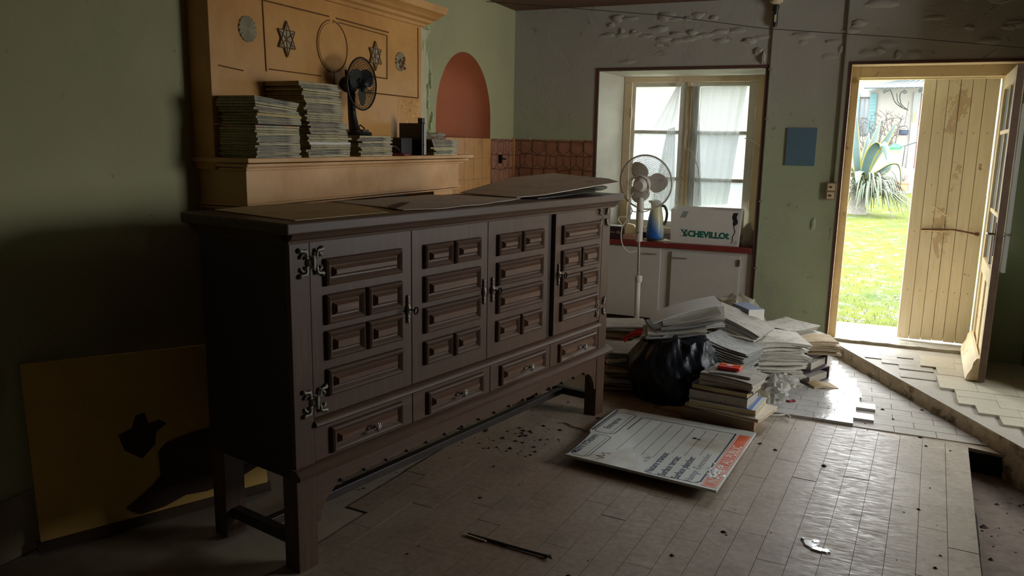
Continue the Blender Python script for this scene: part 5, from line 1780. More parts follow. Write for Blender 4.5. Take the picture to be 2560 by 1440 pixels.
def paper_mesh(name, w, d, t, bend, curl, seed, mat):
    mb = MB()
    layers = max(2, int(t / .006))
    rs_ = random.Random(seed)
    for k in range(layers):
        z0 = t * k / layers; tt = t / layers * .8
        ox, oy = rs_.uniform(-.008, .008), rs_.uniform(-.008, .008)
        if k == 0: ox = oy = 0
        def f(u, v):
            x, y = (u - .5) * w + ox, (v - .5) * d + oy
            z = z0 + tt + bend * (-(2 * u - 1) ** 2) + curl * max(0, v - .5) ** 2 * 4 + .003 * noise.noise(Vector((u * 3, v * 3, seed)))
            return (x, y, z)
        mb.grid(8, 6, f, (0, 0, tt))
    return mb.mesh(name, mat, 40)
PM = {}
for i, (m, key) in enumerate(((M_news, 'w'), (M_news2, 'y'), (M_news3, 'g'))):
    PM[key] = [paper_mesh('newspaper', .36, .29, .014, .0, 0, 1 + i, m), paper_mesh('newspaper', .38, .28, .018, .012, 0, 11 + i, m),
               paper_mesh('newspaper', .34, .27, .012, -.010, .012, 21 + i, m), paper_mesh('newspaper', .30, .23, .016, .006, .006, 31 + i, m)]
rn = random.Random(77)
def news(key, var, loc, rot, label, group=None, scl=None, name='newspaper'):
    o = inst(name, PM[key][var], None, loc, rot, scl)
    return tag(o, label, name.replace('_', ' '), group)
def news_stack(x, y, z, n, rotz, label, group, keys='wg', jit=.022, rj=.16, tilt=(0, 0), dz=None, drift=(0, 0), var=(0, 1, 2), top=None, scl=1.):
    for i in range(n):
        v = rn.choice(var)
        t = (.014, .018, .012, .016)[v]
        o = news(rn.choice(keys), v, (x + drift[0] * i + rn.uniform(-jit, jit), y + drift[1] * i + rn.uniform(-jit, jit), z), (tilt[0] + rn.uniform(-.03, .03), tilt[1] + rn.uniform(-.03, .03), rotz + rn.uniform(-rj, rj)), ordinal(i) + ' ' + label, group, (scl, scl, 1))
        z += dz or t
        if top and i == n - 1:
            o['label'] = top
    return z
# stack by the far leg of the sideboard
g = 'newspapers stacked by the far sideboard leg'
zz = news_stack(-1.19, 4.70, .001, 6, .25, 'yellowed newspaper from the bottom of the stack beside the far sideboard leg', g, 'yg', rj=.2)
zz = news_stack(-1.20, 4.72, zz, 5, .5, 'browned newspaper up in the middle of the stack by the sideboard leg', g, 'y', rj=.3)
zz = news_stack(-1.22, 4.76, zz, 6, .35, 'grey newspaper up in the top part of the stack by the sideboard leg', g, 'wg', rj=.15, top='topmost newspaper of the stack by the far sideboard leg')
# papers under the fan foot and behind the sideboard
g = 'newspapers under the pedestal fan'
news_stack(-1.50, 5.84, .001, 7, .1, 'newspaper from the bottom of the low stack under the pedestal fan', g, 'yw', dz=.0145, var=(0,), scl=1.05)
g = 'newspapers behind the far end of the sideboard'
news_stack(-1.46, 5.32, .001, 16, .2, 'newspaper from the bottom of the stack just behind the sideboard end', g, 'wy', var=(0, 3), dz=.0165)
# low papers between fan and bag
g = 'newspapers lying behind the black sack'
z_ = news_stack(-1.10, 5.20, .001, 13, -.1, 'newspaper from the bottom of the stack behind the black sack', g, 'wg', dz=.0155, rj=.2)
news('w', 1, (-1.08, 5.12, .23), (.06, -.35, .25), 'pale newspaper sliding down left of the heap top', None)
red = MB(); red.grid(8, 6, lambda u, v: (.17 * (u - .5), .05 * (v - .5), .018 * math.sin(u * 4) + .006 * math.sin(v * 9 + u * 7)), (0, 0, .0015))
tag(red.build('red_bag_scrap', basic('red_plastic', S((214, 40, 48)), .35, .1, 9, .2), smooth=50, loc=(-1.21, 4.80, .315), rot=(.40, -.45, .5)), 'crumpled red plastic scrap at the left of the heap', 'plastic scrap')
# black sack
M_sack = basic('black_bin_sack', S((14, 19, 27)), .42, .2, 11, .7, bdist=.012)
mb = MB()
def sackf(u, v):
    th = 2 * PI * u
    c, sn = math.cos(th), math.sin(th)
    bulge = .90 + .14 * math.sin(v * PI * .9) - .30 * max(0, v - .62) ** 1.2 * 2
    big = noise.noise(Vector((c * 1.1, sn * 1.1, v * 1.4 + 3))) * .16
    k = bulge + big + .05 * noise.noise(Vector((c * 3.2, sn * 3.2, v * 4)))
    fold = .020 * abs(math.sin(th * 7 + 3 * noise.noise(Vector((c, sn, v * 2))) + v * 1.6)) * (.35 + .65 * v) + .006 * abs(math.sin(th * 19 + v * 6))
    zz = .375 * v + .03 * noise.noise(Vector((c * 2, sn * 2, 7))) * v
    return (c * (.265 * k - fold), sn * (.225 * k - fold), zz)
mb.grid(110, 34, sackf)
vs_ = [sackf(i / 110, 1.0) for i in range(110)]
mb.add(vs_ + [(0, 0, .40)], [(i, (i + 1) % 110, 110) for i in range(110)])
sack = tag(mb.build('bin_sack', M_sack, smooth=60, loc=(-.925, 4.62, .002)), 'full black bin sack in the middle of the paper heap', 'sack')
# papers draped on the sack
g = 'newspapers slumped over the black sack'
zs_ = .385
for k in range(9):
    news(rn.choice('gw'), rn.choice((1, 2)), (-.95 + .012 * k + rn.uniform(-.02, .02), 4.66 + .012 * k + rn.uniform(-.03, .04), zs_ + .0115 * k), (.05 + rn.uniform(-.05, .05), -.13 - .015 * k, .35 + rn.uniform(-.2, .2)), ordinal(k) + ' newspaper up of those slumped over the black sack', g)
mb = MB(); mb.grid(8, 6, lambda u, v: (.42 * (u - .5), .23 * (v - .5), .014 * math.sin(u * 3)), (0, 0, .004))
tag(mb.build('paper_folder', basic('pale_grey_card', S((214, 212, 204)), .6, .05, 6, .05), smooth=40, loc=(-.90, 4.72, .525), rot=(.03, -.30, .38)), 'large pale card folder tilted up on top of the heap', 'folder')
# central stacks behind the sack
g = 'newspapers in the central stack'
zc_ = news_stack(-.66, 5.02, .001, 23, -.25, 'newspaper from the bottom of the central stack right of the sack', g, 'wg', dz=.0155, rj=.1, drift=(.0006, 0))
for k in range(7):
    news(rn.choice('wg'), 1, (-.68 + .01 * k, 5.06, zc_ + .012 * k), (.02, .20 + .02 * k, -.2 + rn.uniform(-.1, .1)), ordinal(k) + ' newspaper up of those sliding off the central stack', 'newspapers on top of the central stack')
g = 'newspapers fanned towards the bag of papers'
for k in range(8):
    news('g', 2, (-.64 + .004 * k, 4.72 + .01 * k, .25 + .011 * k), (.0, .18, -.35 + rn.uniform(-.12, .12)), ordinal(k) + ' grey-green magazine up between sack and central stack', g, (.9, .9, 1))
# right stack
g = 'newspapers in the right stack'
zr2 = news_stack(-.44, 5.16, .001, 21, .55, 'newspaper from the bottom of the right stack near the bare tiles', g, 'w', dz=.0155, rj=.16, drift=(.001, 0), tilt=(.05, .06))
g = 'newspapers in the stack by the wall'
zr3 = news_stack(-.36, 5.56, .001, 20, .9, 'newspaper from the bottom of the stack closest to the green wall', g, 'w', dz=.0155, rj=.2, top='pale newspaper topping the stack closest to the green wall')
# tied bundle and file boxes on the tiles
fbm = basic('grey_brown_file_box', S((84, 74, 78)), .55, .12, 9, .05)
def file_box(loc, rot, label, h=.085):
    t = thing('file_box', label, 'file box', loc, rot, 'dark file boxes on the pale tiles')
    w, d, e_ = .15, .25, .004
    for nm, a in (('bottom', (-w / 2, -d / 2, 0, w / 2, d / 2, e_)), ('top', (-w / 2, -d / 2, h - e_, w / 2, d / 2, h)), ('side', (-w / 2, -d / 2, e_, -w / 2 + e_, d / 2, h - e_)), ('back', (-w / 2 + e_, d / 2 - e_, e_, w / 2, d / 2, h - e_))):
        mb = MB(); mb.box(*a); mb.build(nm, fbm, t)
    mb = MB(); mb.box(-w / 2 + .012, -d / 2 + .02, e_, w / 2 - .01, d / 2 - .01, h * .55); mb.build('papers', M_news, t)
    return t
file_box((-.19, 5.34, .017), -.45, 'lower dark open file box on the tiles at the right of the heap')
file_box((-.20, 5.36, .103), -.35, 'upper dark open file box stacked on another beside the tied bundle')
g = 'cream papers bundled on the file boxes'
news_stack(-.15, 5.42, .189, 6, .35, 'cream paper from the bottom of the bundle on the file boxes', g, 'y', var=(3,), dz=.0145, rj=.08, scl=.72)
mb = MB(); mb.grid(6, 4, lambda u, v: (.16 * (u - .5), .12 * (v - .5), .02 + .01 * math.sin(u * 5)), (0, 0, .016))
tag(mb.build('loose_booklet', M_news2, smooth=40, loc=(-.10, 5.22, .01), rot=(0, 0, .5)), 'loose brown booklet in front of the file boxes', 'booklet')
# small carton on the central stack
pb_ = thing('tissue_carton', 'small blue-grey carton on top of the paper heap', 'box', (-.59, 5.27, .392), -.95)
mb = MB(); mb.box(-.11, -.055, 0, .11, .055, .085); mb.build('body', basic('blue_grey_carton', S((136, 150, 176)), .55, .08, 6, .03), pb_, bevel=.003)
mb = MB(); mb.box(-.1115, -.054, .002, -.110, .054, .083); mb.build('end_panel', basic('navy_carton_end', S((40, 46, 70)), .5, .1, 9, 0), pb_)
mb = MB(); mb.box(.110, -.054, .002, .1115, .054, .083); mb.build('end_panel', M_boxc, pb_)
# front stack of books and papers
fx, fy, fr_ = -.560, 4.335, -.16
def slab_thing(name, label, cat, w, d, h, z, mat_c, mat_p, rz=0, ox=0, oy=0, tilt=0, extra=None, group=None):
    t = thing(name, label, cat, (fx + ox, fy + oy, z), fr_ + rz, group)
    t.rotation_euler = (0, tilt, fr_ + rz)
    mb = MB(); mb.box(-w / 2, -d / 2, 0, w / 2, d / 2, .004); mb.build('back_cover', mat_c, t)
    mb = MB(); mb.box(-w / 2, -d / 2, h - .004, w / 2, d / 2, h); mb.build('front_cover', mat_c, t)
    mb = MB(); mb.box(-w / 2, -d / 2, .004, -w / 2 + .004, d / 2, h - .004); mb.build('spine', mat_c, t)
    mb = MB(); mb.box(-w / 2 + .004, -d / 2 + .004, .004, w / 2 - .004, d / 2 - .004, h - .004); mb.build('pages', mat_p, t)
    return t
M_cardb = basic('brown_cardboard', S((150, 124, 98)), .8, .1, 9, .1)
M_whtc = basic('white_cover', S((206, 206, 204)), .35, .05, 8, 0)
M_bluec = basic('blue_cover_band', S((88, 122, 178)), .35, .05, 8, 0)
M_pat = basic('speckled_grey_box', S((176, 168, 156)), .7, .1, 9, 0, dirt=S((90, 82, 80)), dscale=60, dth=(.6, .64))
M_darkc = basic('dark_maroon_cover', S((66, 46, 50)), .4, .2, 14, .1, dirt=S((196, 186, 176)), dscale=26, dth=(.64, .68))
z = .001
z0b = z
slab_thing('flat_box', 'flat brown cardboard box at the bottom of the front book stack', 'box', .40, .27, .066, z, M_cardb, M_cardb, .06, -.02, .04); z += .067
slab_thing('thin_folder', 'thin grey folder sticking out low in the front book stack', 'folder', .42, .28, .020, z, M_greybd, M_pages, -.10, .02, .03); z += .021
bk = slab_thing('white_book', 'white book with a broad blue stripe in the front stack', 'book', .36, .26, .038, z, M_whtc, M_pages, .05, .005, .01)
mb = MB(); mb.box(.105, -.13, .038, .155, .13, .0386); mb.build('cover_stripe', M_bluec, bk)
mb = MB(); mb.box(.0, -.13, .038, .105, -.105, .0386); mb.build('cover_stripe', M_bluec, bk)
mb = MB(); mb.box(-.165, -.12, .038, -.12, -.07, .0385); mb.build('cover_mark', M_navy, bk)
z += .039
slab_thing('patterned_box', 'grey speckled flat box in the middle of the front stack', 'box', .32, .24, .052, z, M_pat, M_pat, .03, -.02, .01); z += .053
slab_thing('dark_album', 'dark maroon album with white lettering-like specks in the front stack', 'album', .315, .235, .034, z, M_darkc, M_pages, -.04, -.01, .01); z += .035
g = 'newspapers on the front book stack'
news_z = z
for k in range(4):
    news('w', 3, (fx + .012 + .004 * k, fy + .012, z), (0, .03, fr_ + rn.uniform(-.12, .12)), ordinal(k) + ' folded white newspaper up on the front book stack', g, (.98, .95, 1)); z += .0155
news('w', 3, (fx + .02, fy + .02, z), (0, 0, fr_ + .1), 'small folded newspaper under the orange packet', g, (.72, .8, .8)); z += .0145
pk = thing('orange_packet', 'small red and orange packet on top of the front book stack', 'packet', (fx + .0, fy + .02, z + .001), fr_ + .05)
mb = MB(); mb.box(-.06, -.04, 0, .06, .0, .018); mb.build('lower_half', basic('glossy_red_packet', S((222, 40, 44)), .2, .06, 9, 0), pk, bevel=.004)
mb = MB(); mb.box(-.06, .0, 0, .06, .035, .020); mb.build('upper_half', basic('glossy_orange_packet', S((236, 110, 34)), .2, .06, 9, 0), pk, bevel=.004)
mb = MB(); mb.box(-.018, -.012, .0185, .012, .012, .0206); mb.build('white_tag', M_whtc, pk)
# small pieces in front of the sack
news('y', 3, (-.80, 4.38, .002), (0, 0, -.3), 'torn brown paper peeping out below the black sack', None, (.8, .5, 1))
# bags at the right
M_wbag = film('white_carrier_bag', S((216, 214, 206)), .12, .35)
crumple('carrier_bag', 'crumpled white carrier bag leaning on the right newspaper stack', 'bag', (-.36, 4.80, .001), (.085, .10, .085), M_wbag, 31, .5, 40)
crumple('carrier_bag', 'milky plastic bag sagging between front books and right stack', 'bag', (-.44, 4.62, .001), (.075, .07, .075), M_film2, 37, .55, 40)
crumple('carrier_bag', 'small white bag lying on top of the sagging carrier bags', 'bag', (-.315, 4.93, .075), (.075, .065, .045), M_wbag, 41, .5, 36)
mb = MB(); mb.grid(8, 5, lambda u, v: (.09 * (u - .5), .04 * (v - .5), .008 * math.sin(u * 6) + .008), (0, 0, .003))
tag(mb.build('red_wrapper', basic('dark_red_wrapper', S((140, 34, 46)), .4, .2, 12, .1), smooth=40, loc=(-.275, 4.80, .018), rot=(0, 0, .4)), 'dark red wrapper on the tiles beside the white bags', 'wrapper')
mb = MB(); mb.tube(catmull([(-.40, 4.52, .022), (-.36, 4.48, .02), (-.30, 4.50, .02), (-.26, 4.53, .02), (-.235, 4.50, .02)]), .006, 6)
tag(mb.build('twisted_rag', M_news, smooth=50), 'twisted strip of plastic on the tiles by the front stack', 'rag')
crumple('carrier_bag', 'translucent milky bag standing behind the heap by the cabinet', 'bag', (-.72, 5.66, .205), (.19, .12, .17), M_film2, 52, .38, 44)
g = 'newspapers under the milky bag'
news_stack(-.80, 5.72, .001, 13, .05, 'newspaper from the bottom of the low stack beneath the milky bag', g, 'wg', dz=.0155, var=(0, 3))

# ------------------------------------------------------------------ odds and ends on the floor
st = thing('broken_stick', 'thin dark broken stick lying on the floor in the foreground', 'stick', (-1.10, 2.542, 0), 0)
mb = MB(); mb.tube([(-.168, .015, .006), (-.05, .004, .006), (.06, -.006, .006), (.155, -.013, .007), (.175, -.018, .008)], .005, 6, rads=[.004, .005, .005, .005, .008]); mb.build('shaft', basic('dark_stick', S((52, 40, 32)), .6, .2, 20, .2), st, smooth=50)
mb = MB(); mb.tube([(-.17, .006, .004), (-.08, -.006, .004)], .004, 6); mb.build('pale_tip', M_cream, st)
mb = MB()
for k in range(3): mb.tube([(.16, -.014, .008), (.185 + .006 * k, -.010 - .01 * k, .010)], .0025, 5)
mb.build('frayed_end', M_dedge, st)
mb = MB(); mb.tube(catmull([(-1.385, 3.884, .004), (-1.34, 3.895, .004), (-1.29, 3.86, .004), (-1.25, 3.855, .004), (-1.20, 3.83, .004)]), .003, 6)
tag(mb.build('copper_wire', basic('pinkish_wire', S((190, 140, 112)), .5, .1, 9, 0), smooth=50), 'bent pinkish wire on the floor left of the notice board', 'wire')
rk = random.Random(9)
crumb = []
for k in range(4):
    mb = MB(); mb.lathe([(.2, -.5), (.9, -.2), (1, .2), (.4, .6)], 6)
    for i, v in enumerate(mb.v):
        mb.v[i] = (v[0] * rk.uniform(.6, 1.2), v[1] * rk.uniform(.6, 1.2), max(-.5, v[2] * rk.uniform(.6, 1.1)))
    crumb.append(mb.mesh('crumb', basic('dark_crumb', S((52, 40, 34)), .9, .2, 30, .2)))
mb = MB()
cm = [(rk.gauss(-1.52, .12), rk.gauss(3.55, .16)) for _ in range(60)] + [(rk.uniform(-1.9, .5), rk.uniform(2.3, 4.5)) for _ in range(70)] + [(rk.gauss(-1.25, .12), rk.gauss(3.62, .12)) for _ in range(22)] + [(rk.uniform(.0, .6), rk.uniform(4.3, 5.2)) for _ in range(10)]
for x, y in cm:
    if -1.2 < x < -.36 and 3.25 < y < 4.25: continue
    s = rk.choice((.003, .004, .005, .008, .012)) * rk.uniform(.7, 1.2)
    n = rk.randint(5, 7)
    ring = [(x + s * math.cos(2 * PI * i / n) * rk.uniform(.6, 1.3), y + s * math.sin(2 * PI * i / n) * rk.uniform(.5, 1.2)) for i in range(n)]
    mb.add([(a, b, .0005) for a, b in ring] + [(x, y, s * .7)], [(i, (i + 1) % n, n) for i in range(n)])
tag(mb.build('floor_crumbs', basic('dark_crumb2', S((50, 40, 34)), .9, .2, 30, .2)), 'dark crumbs of dirt scattered over the floor planks', 'dirt', kind='stuff')
mb = MB()
for x, y in [(rk.uniform(.6, 1.3), rk.uniform(2.4, 4.35)) for _ in range(90)]:
    s = rk.choice((.004, .006, .01, .018)) * rk.uniform(.7, 1.2); n = 6
    ring = [(x + s * math.cos(2 * PI * i / n) * rk.uniform(.6, 1.3), y + s * math.sin(2 * PI * i / n) * rk.uniform(.5, 1.2)) for i in range(n)]
    mb.add([(a, b, -.1248) for a, b in ring] + [(x, y, -.1248 + s * .8)], [(i, (i + 1) % n, n) for i in range(n)])
tag(mb.build('rubble', basic('dark_rubble', S((66, 54, 48)), .95, .3, 30, .3)), 'bits of rubble scattered on the lower dirty floor', 'rubble', kind='stuff')
mb = MB()
for (x, y, rx, ry, sd) in ((-.045, 3.055, .030, .034, 1), (-.02, 3.02, .022, .018, 2), (.008, 3.018, .016, .016, 3), (-.075, 3.085, .009, .009, 4), (-.03, 3.075, .014, .016, 5)):
    flake(mb, lambda u, v, h: (u, v, .001 + h), x, y, rx * 1.15, ry * 1.15, .0042 + .0006 * sd, sd, 14, .85)
tag(mb.build('paint_spill', basic('white_paint_drip', S((250, 250, 250)), .15, .04, 20, .2)), 'small splash of dried white paint on the floor planks', 'paint splash')
mb = MB(); mb.tube([(.845, 4.54, -.11), (.93, 4.38, -.11), (1.2, 3.95, -.112)], .012, 8)
tag(mb.build('pale_batten', M_cream, smooth=40), 'pale round batten lying on the lower floor below the step', 'batten')
# ------------------------------------------------------------------ garden
def grass_mat():
    n = NT('mossy_lawn')
    v = n.coord()
    a = n.noise(v, .9, 6, .65, .4)
    b = n.noise(v, 6, 6, .7)
    c = n.noise(v, 40, 4, .7)
    col = n.ramp(a, [(.3, (.045, .072, .015)), (.5, (.095, .105, .010)), (.7, (.038, .064, .017))])
    col = n.mix(n.ramp(c, [(.35, (0, 0, 0)), (.7, (.55, .55, .55))]), col, (.05, .07, .02))
    col = n.mix(n.ramp(b, [(.52, (0, 0, 0)), (.62, (.9, .9, .9))]), col, (.10, .095, .085))
    n.col(col); n.rough(.95); n.b.inputs['Specular IOR Level'].default_value = .1
    n.bump(c, .8, .03)
    return n.m
M_grass = grass_mat()
def gz(y):
    return -.03 + .03 * (max(7.4, min(y, 22.6)) - 7.5)
mb = MB()
mb.grid(60, 60, lambda u, v: (-14 + 30 * u, 7.3 + 24 * v ** 1.6, gz(7.3 + 24 * v ** 1.6) + .02 * noise.noise(Vector((u * 40, v * 30, 0)))))
lawn = struct(mb.build('ground', M_grass, smooth=60), 'mossy yellow-green lawn outside the door')
mb = MB()
rg = random.Random(17)
for k in range(5200):
    y = 7.55 + 10 * rg.random() ** 1.8
    x = rg.uniform(-.6, 1.6) * (1 + (y - 7.5) * .06)
    h = rg.uniform(.015, .045); w = rg.uniform(.002, .004); a = rg.uniform(0, PI); lx, ly = rg.uniform(-.02, .02), rg.uniform(-.02, .02)
    z = gz(y) - .004 + .02 * noise.noise(Vector(((x + 14) / 30 * 40, ((y - 7.3) / 24) ** (1 / 1.6) * 30, 0)))
    mb.add([(x - w * math.cos(a), y - w * math.sin(a), z), (x + w * math.cos(a), y + w * math.sin(a), z), (x + lx, y + ly, z + h)], [(0, 1, 2)])
tag(mb.build('grass_blades', basic('grass_blade_green', (.07, .10, .016), .8, .3, 20, 0)), 'short grass blades on the lawn outside the door', 'grass', kind='stuff')
mb = MB()
for k in range(700):
    y = 7.5 + 2.6 * rg.random() ** 1.3; x = rg.uniform(-.5, 1.4); s = rg.uniform(.006, .02)
    z = gz(y) - .003
    mb.add([(x - s, y, z), (x, y - s * .7, z), (x + s * .9, y, z), (x, y + s * .8, z), (x, y, z + s * .6)], [(0, 1, 4), (1, 2, 4), (2, 3, 4), (3, 0, 4)])
tag(mb.build('gravel', basic('pale_gravel', (.17, .16, .15), .9, .3, 30, 0)), 'pale gravel scattered near the doorstep', 'gravel', kind='stuff')

def HP(x, z, Y):
    return (x * Y / 16.5, Y, 1.5 + (z - 1.5) * Y / 16.5)
# agave
M_agg = basic('agave_blue_green', (.04, .068, .066), .45, .12, 6, .05)
M_agy = basic('agave_yellow_margin', (.16, .145, .03), .45, .1, 6, .05)
YA = 16.8
ag = thing('agave', 'large agave with blue-green leaves edged in yellow on the lawn', 'plant', (HP(.02, 0, YA)[0], YA, gz(YA)))
def strap_leaf(name, parent, path, width, mats, margin=True, seg=14, cup=.25, twist=0., side=None):
    P = catmull(path, 5)
    n = len(P)
    mb = MB()
    cols = [-1, -.78, -.35, 0, .35, .78, 1] if margin else [-1, 0, 1]
    vs = []
    for i, p in enumerate(P):
        t = i / (n - 1)
        tan = (P[min(i + 1, n - 1)] - P[max(i - 1, 0)]).normalized()
        sd = side if side is not None else tan.cross(Vector((0, 0, 1)))
        if sd.length < 1e-3:
            sd = Vector((1, 0, 0))
        sd = (sd - sd.dot(tan) * tan).normalized()
        nn = sd.cross(tan)
        w = width * (.55 + .45 * math.sin(min(1, t * 1.6) * PI / 2)) * (1 - t ** 3.2) + .0015
        for c in cols:
            vs.append(p + sd * (c * w) + nn * (abs(c) ** 2 * cup * w))
    k = len(cols)
    for i in range(n - 1):
        for j in range(k - 1):
            mb.cur = 1 if margin and (j in (0, k - 2)) else 0
            b = len(mb.v)
            mb.add([vs[i * k + j], vs[i * k + j + 1], vs[(i + 1) * k + j + 1], vs[(i + 1) * k + j]], [(0, 1, 2, 3)])
    # weld and give a little thickness
    me = mb.mesh(name, mats, 60)
    bm = bmesh.new(); bm.from_mesh(me); bmesh.ops.remove_doubles(bm, verts=bm.verts, dist=1e-5); bmesh.ops.recalc_face_normals(bm, faces=bm.faces); bm.to_mesh(me); bm.free()
    me.polygons.foreach_set('use_smooth', [True] * len(me.polygons))
    o = inst(name, me, parent)
    so_ = o.modifiers.new('thick', 'SOLIDIFY'); so_.thickness = .006 if margin else .003
    return o
az = .62   # crown height above the lawn
LV = [ # path offsets (dx,dy,dz above crown), width
    ([(-.02, 0, 0), (-.10, -.1, .45), (-.15, -.15, .85), (-.17, -.2, 1.28)], .085),
    ([(.0, 0, 0), (.08, 0, .45), (.18, .02, .80), (.27, .05, 1.20)], .075),
    ([(.03, 0, 0), (.18, -.05, .40), (.38, -.08, .78), (.54, -.1, 1.15)], .085),
    ([(.04, -.05, 0), (.10, -.25, .40), (.20, -.38, .66), (.34, -.42, .70), (.42, -.42, .42)], .12),
    ([(.05, -.05, 0), (.28, -.2, .18), (.50, -.25, .34), (.64, -.25, .30), (.70, -.25, -.05), (.66, -.25, -.42)], .10),
    ([(.05, 0, 0), (.30, 0, .14), (.48, 0, .32), (.40, .05, .42)], .075),
    ([(-.05, 0, 0), (-.25, -.1, .35), (-.45, -.1, .62), (-.66, -.1, .85)], .085),
    ([(-.05, -.05, 0), (-.25, -.25, .22), (-.45, -.35, .32), (-.62, -.4, .2)], .09),
    ([(0, .05, 0), (.05, .25, .5), (.08, .35, .95)], .08),
    ([(-.03, .03, 0), (-.12, .2, .5), (-.30, .3, .9)], .08),
    ([(.02, -.06, 0), (.0, -.3, .18), (-.04, -.52, .20), (-.06, -.62, -.02)], .09)]
ccam = Vector((0, 0, 1.5))
for path, w in LV:
    strap_leaf('leaf', ag, [(a, b, c + az) for a, b, c in path], w, [M_agg, M_agy], True, side=Vector((1, .1, .05)) if abs(path[-1][0]) < .6 else None)
mb = MB(); mb.lathe([(.20, 0), (.17, .12), (.13, .3), (.16, .5), (.10, .66)], 14)
for i, v in enumerate(mb.v):
    k = 1 + .25 * noise.noise(Vector(v) * 7)
    mb.v[i] = (v[0] * k, v[1] * k, v[2])
mb.build('trunk', basic('grey_fibrous_trunk', (.13, .12, .10), .95, .35, 22, .6), ag, smooth=40)
# striped strap-leaved clump round its foot
M_spg = basic('clump_grey_green', (.045, .065, .04), .6, .2, 9, .05)
M_spy = basic('clump_cream_margin', (.13, .135, .09), .6, .1, 9, .05)
cl = thing('striped_clump', 'clump of narrow cream-striped leaves round the foot of the agave', 'plant', (ag.location.x + .12, YA - .25, gz(YA)))
for k in range(120):
    a = rg.uniform(0, 2 * PI); L_ = rg.uniform(.35, .62); up = rg.uniform(.15, .5)
    d = Vector((math.cos(a), math.sin(a) * .6, 0))
    b = d * rg.uniform(.05, .22) + Vector((0, 0, rg.uniform(.30, .62)))
    path = [b, b + d * L_ * .35 + Vector((0, 0, up * .5)), b + d * L_ * .7 + Vector((0, 0, up * .35)), b + d * L_ + Vector((0, 0, -rg.uniform(.1, .35)))]
    strap_leaf('leaf', cl, path, rg.uniform(.013, .022), [M_spg, M_spy], True, cup=.1)
for k in range(9):
    a = rg.uniform(-.8, .5); L_ = rg.uniform(.6, .95)
    d = Vector((math.cos(a), math.sin(a) * .5, 0)); b = Vector((.15, -.05, .35))
    strap_leaf('leaf', cl, [b, b + d * L_ * .4 + Vector((0, 0, .1)), b + d * L_ * .8 + Vector((0, 0, -.08)), b + d * L_ + Vector((0, 0, -.22 + .3 * rg.random()))], .024, [M_spg, M_spy], True, cup=.1)

# ------------------------------------------------------------------ house across the garden
YH = 24.0
M_hw = basic('pale_house_render', (.22, .205, .18), .9, .08, 2.5, .2)
M_hst = basic('pale_house_stone', (.19, .19, .182), .9, .12, 3, .3)
M_blue = basic('pale_blue_shutter', (.065, .135, .14), .6, .06, 6, .05)
M_iron = basic('painted_ironwork', (.035, .045, .045), .5, .1, 20, .1)
hx = lambda x: x * YH / 16.5
hz = lambda z: 1.5 + (z - 1.5) * YH / 16.5
hs = thing('house', 'pale rendered house across the garden with blue shutters', 'house', (0, YH, gz(YH)))
b0 = gz(YH)
mb = MB()
slab_holes(mb, rect(-9, -1, 9, 3.3), [rect(hx(-.115) , hz(1.72) - b0, hx(.052), hz(2.44) - b0), rect(hx(.90), 0, hx(1.5), hz(2.50) - b0)], lambda u, v, h: (u, h, v), .4)
mb.build('wall', M_hw, hs)
mb = MB(); mb.prism([(-.5, 3.3), (3.5, 5.2), (3.5, 5.0), (-.5, 3.1)], -9.4, 9.4, lambda u, v, h: (h, u, v)); mb.build('roof', basic('pale_roof_tiles', (.22, .17, .14), .9, .15, 4, .3), hs)
mb = MB(); mb.box(hx(.055), -.06, hz(1.70) - b0, hx(.175), -.02, hz(2.51) - b0)
sh_ = mb.build('shutter', M_blue, hs, bevel=.01)
for k in range(12):
    mb = MB(); mb.box(hx(.065), -.07, hz(1.74) - b0 + k * .09, hx(.165), -.05, hz(1.74) - b0 + k * .09 + .05); mb.build('slat', M_blue, sh_)
mb = MB(); mb.box(hx(-.235), -.06, hz(1.70) - b0, hx(-.118), -.02, hz(2.51) - b0); mb.build('shutter', M_blue, hs, bevel=.01)
w_ = hs
mb = MB(); mb.box(hx(-.115), .15, hz(1.72) - b0, hx(.052), .18, hz(2.44) - b0)
wi = mb.build('window', basic('window_glass_grey', (.12, .16, .18), .15, .05, 9, 0), hs)
for a in ((-.115, 1.72, -.095, 2.44), (.035, 1.72, .052, 2.44), (-.04, 1.72, -.022, 2.44), (-.115, 2.06, .052, 2.075), (-.115, 2.42, .052, 2.44)):
    mb = MB(); mb.box(hx(a[0]), .10 + abs(a[1] - a[3]) * .02, hz(a[1]) - b0, hx(a[2]), .15, hz(a[3]) - b0); mb.build('window_bar', M_hst, wi)
mb = MB(); mb.box(hx(.90), .05, 0, hx(.93), .2, hz(2.50) - b0); mb.build('door_frame', basic('dark_red_door_paint', (.12, .035, .03), .6, .1, 9, .05), hs)
mb = MB(); mb.box(hx(.93), .15, 0, hx(1.5), .2, hz(2.50) - b0); mb.build('house_door', M_blue, hs)
mb = MB(); mb.box(hx(.78), -.05, 0, hx(.895), .05, hz(2.52) - b0); mb.build('door_surround', M_hst, hs)
mb = MB(); mb.box(hx(.80), -.07, hz(1.98) - b0, hx(.835), -.05, hz(2.16) - b0); mb.build('house_plaque', basic('yellow_plaque', (.28, .24, .08), .6, .1, 9, 0), hs)
